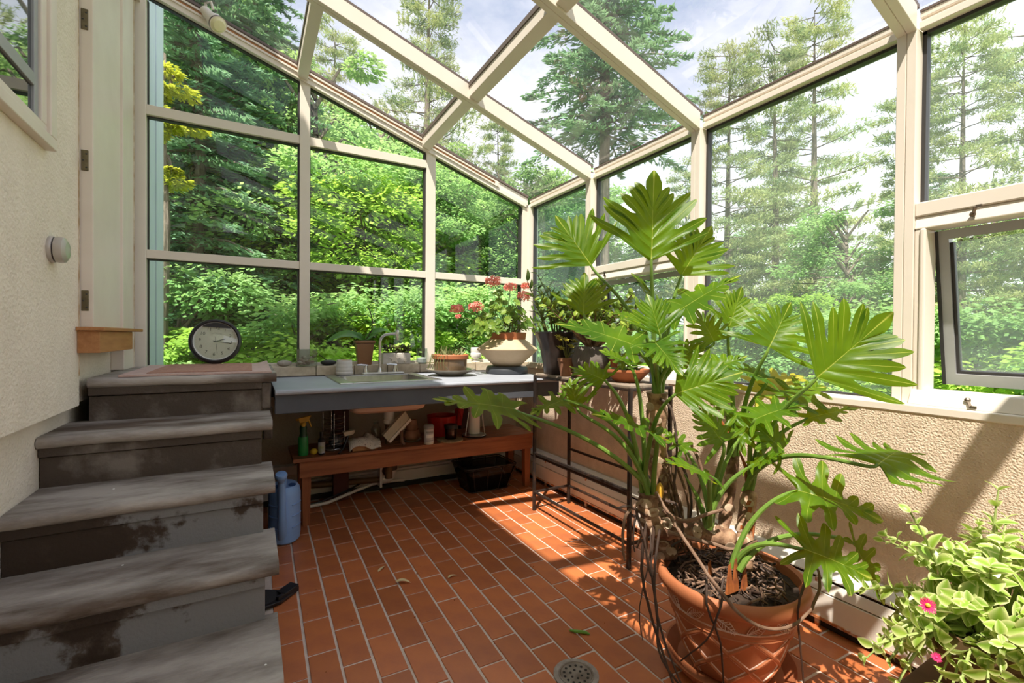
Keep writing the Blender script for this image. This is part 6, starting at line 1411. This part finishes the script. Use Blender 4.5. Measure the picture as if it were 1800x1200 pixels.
M_['varieg'] = leafmat('cream_edged_leaf', (.22, .40, .045), (.34, .50, .07), (.52, .66, .08), .38, 25, rough=.35, vein=((.88, .88, .46), 2.0), gloss=.06, rand=.12)
def vleaf(sz, seed):
    g = blade([(0, 0, 0), (sz*.5, 0, sz*.14), (sz, 0, -sz*.05)], sz*.36, (0, 0, 1), 10, cup=.22, base=.8); g.a = [abs(j % 5-2)/2*1.0 for j in range(len(g.v))]; me = bpy.data.meshes.new('leaf'); me.from_pydata(g.v, [], g.f); me.materials.append(M_['varieg'])
    at = me.attributes.new('vein', 'FLOAT', 'POINT'); at.data.foreach_set('value', g.a); me.polygons.foreach_set('use_smooth', [True]*len(me.polygons)); me.update(); return me
vm = [vleaf(.050, 1), vleaf(.040, 2), vleaf(.028, 3)]
rv = random.Random(44); cnt = 0; sg = G(); extra = G(); extra.a = []
tips = []
for k in range(100):
    a = k*2.399+.3; el = rv.uniform(-.55, 1.2); L_ = rv.uniform(.15, .27); d = V((math.cos(a)*math.cos(el), math.sin(a)*math.cos(el), math.sin(el)))
    b = AC+V((d.x*.06, d.y*.06, -.01)); t = AC+d*L_+V((0, 0, .02-.05*(1-math.sin(max(el, 0)))))
    if el < .15: t.z -= rv.uniform(.0, .08)
    m = AC+d*L_*.6+V((0, 0, .06)); tips.append((b, m, t))
tips.append((AC+V((-.08, .02, 0)), V((1.40, .44, .46)), V((1.235, .505, .425))))
tips.append((AC+V((-.05, .05, .02)), V((1.46, .47, .60)), V((1.40, .50, .70))))
tips.append((AC, V((1.55, .40, .62)), V((1.565, .39, .76))))
for k, (b, m, t) in enumerate(tips):
    pts = [b*(1-u)**2+m*2*u*(1-u)+t*u*u for u in (i/8 for i in range(9))]; sg.tube(pts, [.0042-.0022*i/8 for i in range(9)], 6)
    nn = 6
    for j in range(nn):
        u = .30+.70*j/(nn-1); p = b*(1-u)**2+m*2*u*(1-u)+t*u*u; dr = (t-b).normalized(); q = dr.to_track_quat('Z', 'X').to_matrix().to_4x4()
        for o in (0, PI):
            M = Matrix.Translation(p) @ q @ Matrix.Rotation(j*PI/2+o+rv.uniform(-.3, .3), 4, 'Z') @ Matrix.Rotation(-rv.uniform(.15, .75), 4, 'Y') @ Matrix.Rotation(rv.uniform(-.4, .4), 4, 'X') @ Matrix.Scale(rv.uniform(.75, 1.15), 4)
            away = (p-AC).dot(V((-.75, -.3, .55)))
            me = vm[0 if j < 3 and k % 3 else (1 if j < 4 else 2)]
            if away > .055 and cnt < 296: piece('leaf', me, ap, M); cnt += 1
            else:
                n0 = len(extra.v); extra.v += [tuple(M @ v.co) for v in me.vertices]; extra.f += [tuple(i+n0 for i in pg.vertices) for pg in me.polygons]; extra.a += [d_.value for d_ in me.attributes['vein'].data]
sg.build('stem', mat('pale_green_stem', (.30, .38, .12), .5), ap, smooth=True)
ex = raw(extra, 'inner_leaves', M_['varieg'], ap); ex['kind'] = 'stuff'
M_['mag'] = leafmat('magenta_petal', (.75, .03, .16), (.82, .08, .25), (.8, .05, .2), .25, 60, gloss=0)
for c, s, nm in ((V((1.247, .413, .560)), .0165, 1), (V((1.292, .412, .435)), .010, 0)):
    fr = (V((0, 0, 1.12))-c).normalized(); q = fr.to_track_quat('Z', 'X').to_matrix(); g = G()
    for k in range(34):
        a = k*2.399; l = s*rv.uniform(.75, 1.05); h = s*rv.uniform(.1, .35); dx, dy = math.cos(a), math.sin(a); w2 = s*.085
        g.add([c+q @ V(p) for p in ((-dy*w2+dx*s*.15, dx*w2+dy*s*.15, 0), (dy*w2+dx*s*.15, -dx*w2+dy*s*.15, 0), (dx*l+dy*w2*.5, dy*l-dx*w2*.5, h), (dx*l-dy*w2*.5, dy*l+dx*w2*.5, h))], [(0, 1, 2, 3)])
    f = g.build('flower', M_['mag'], ap)
    g = G(); g.ball(c+fr*s*.2, s*.28, (1, 1, .6), 10, q); g.build('flower_centre', M_['yellow'] if nm else M_['mag'], f, smooth=True)
    g = G(); g.tube([c, c-fr*.02-V((0, 0, .01)), c.lerp(AC, .35)], .002, 6); g.build('flower_stalk', M_['gstem'], f)
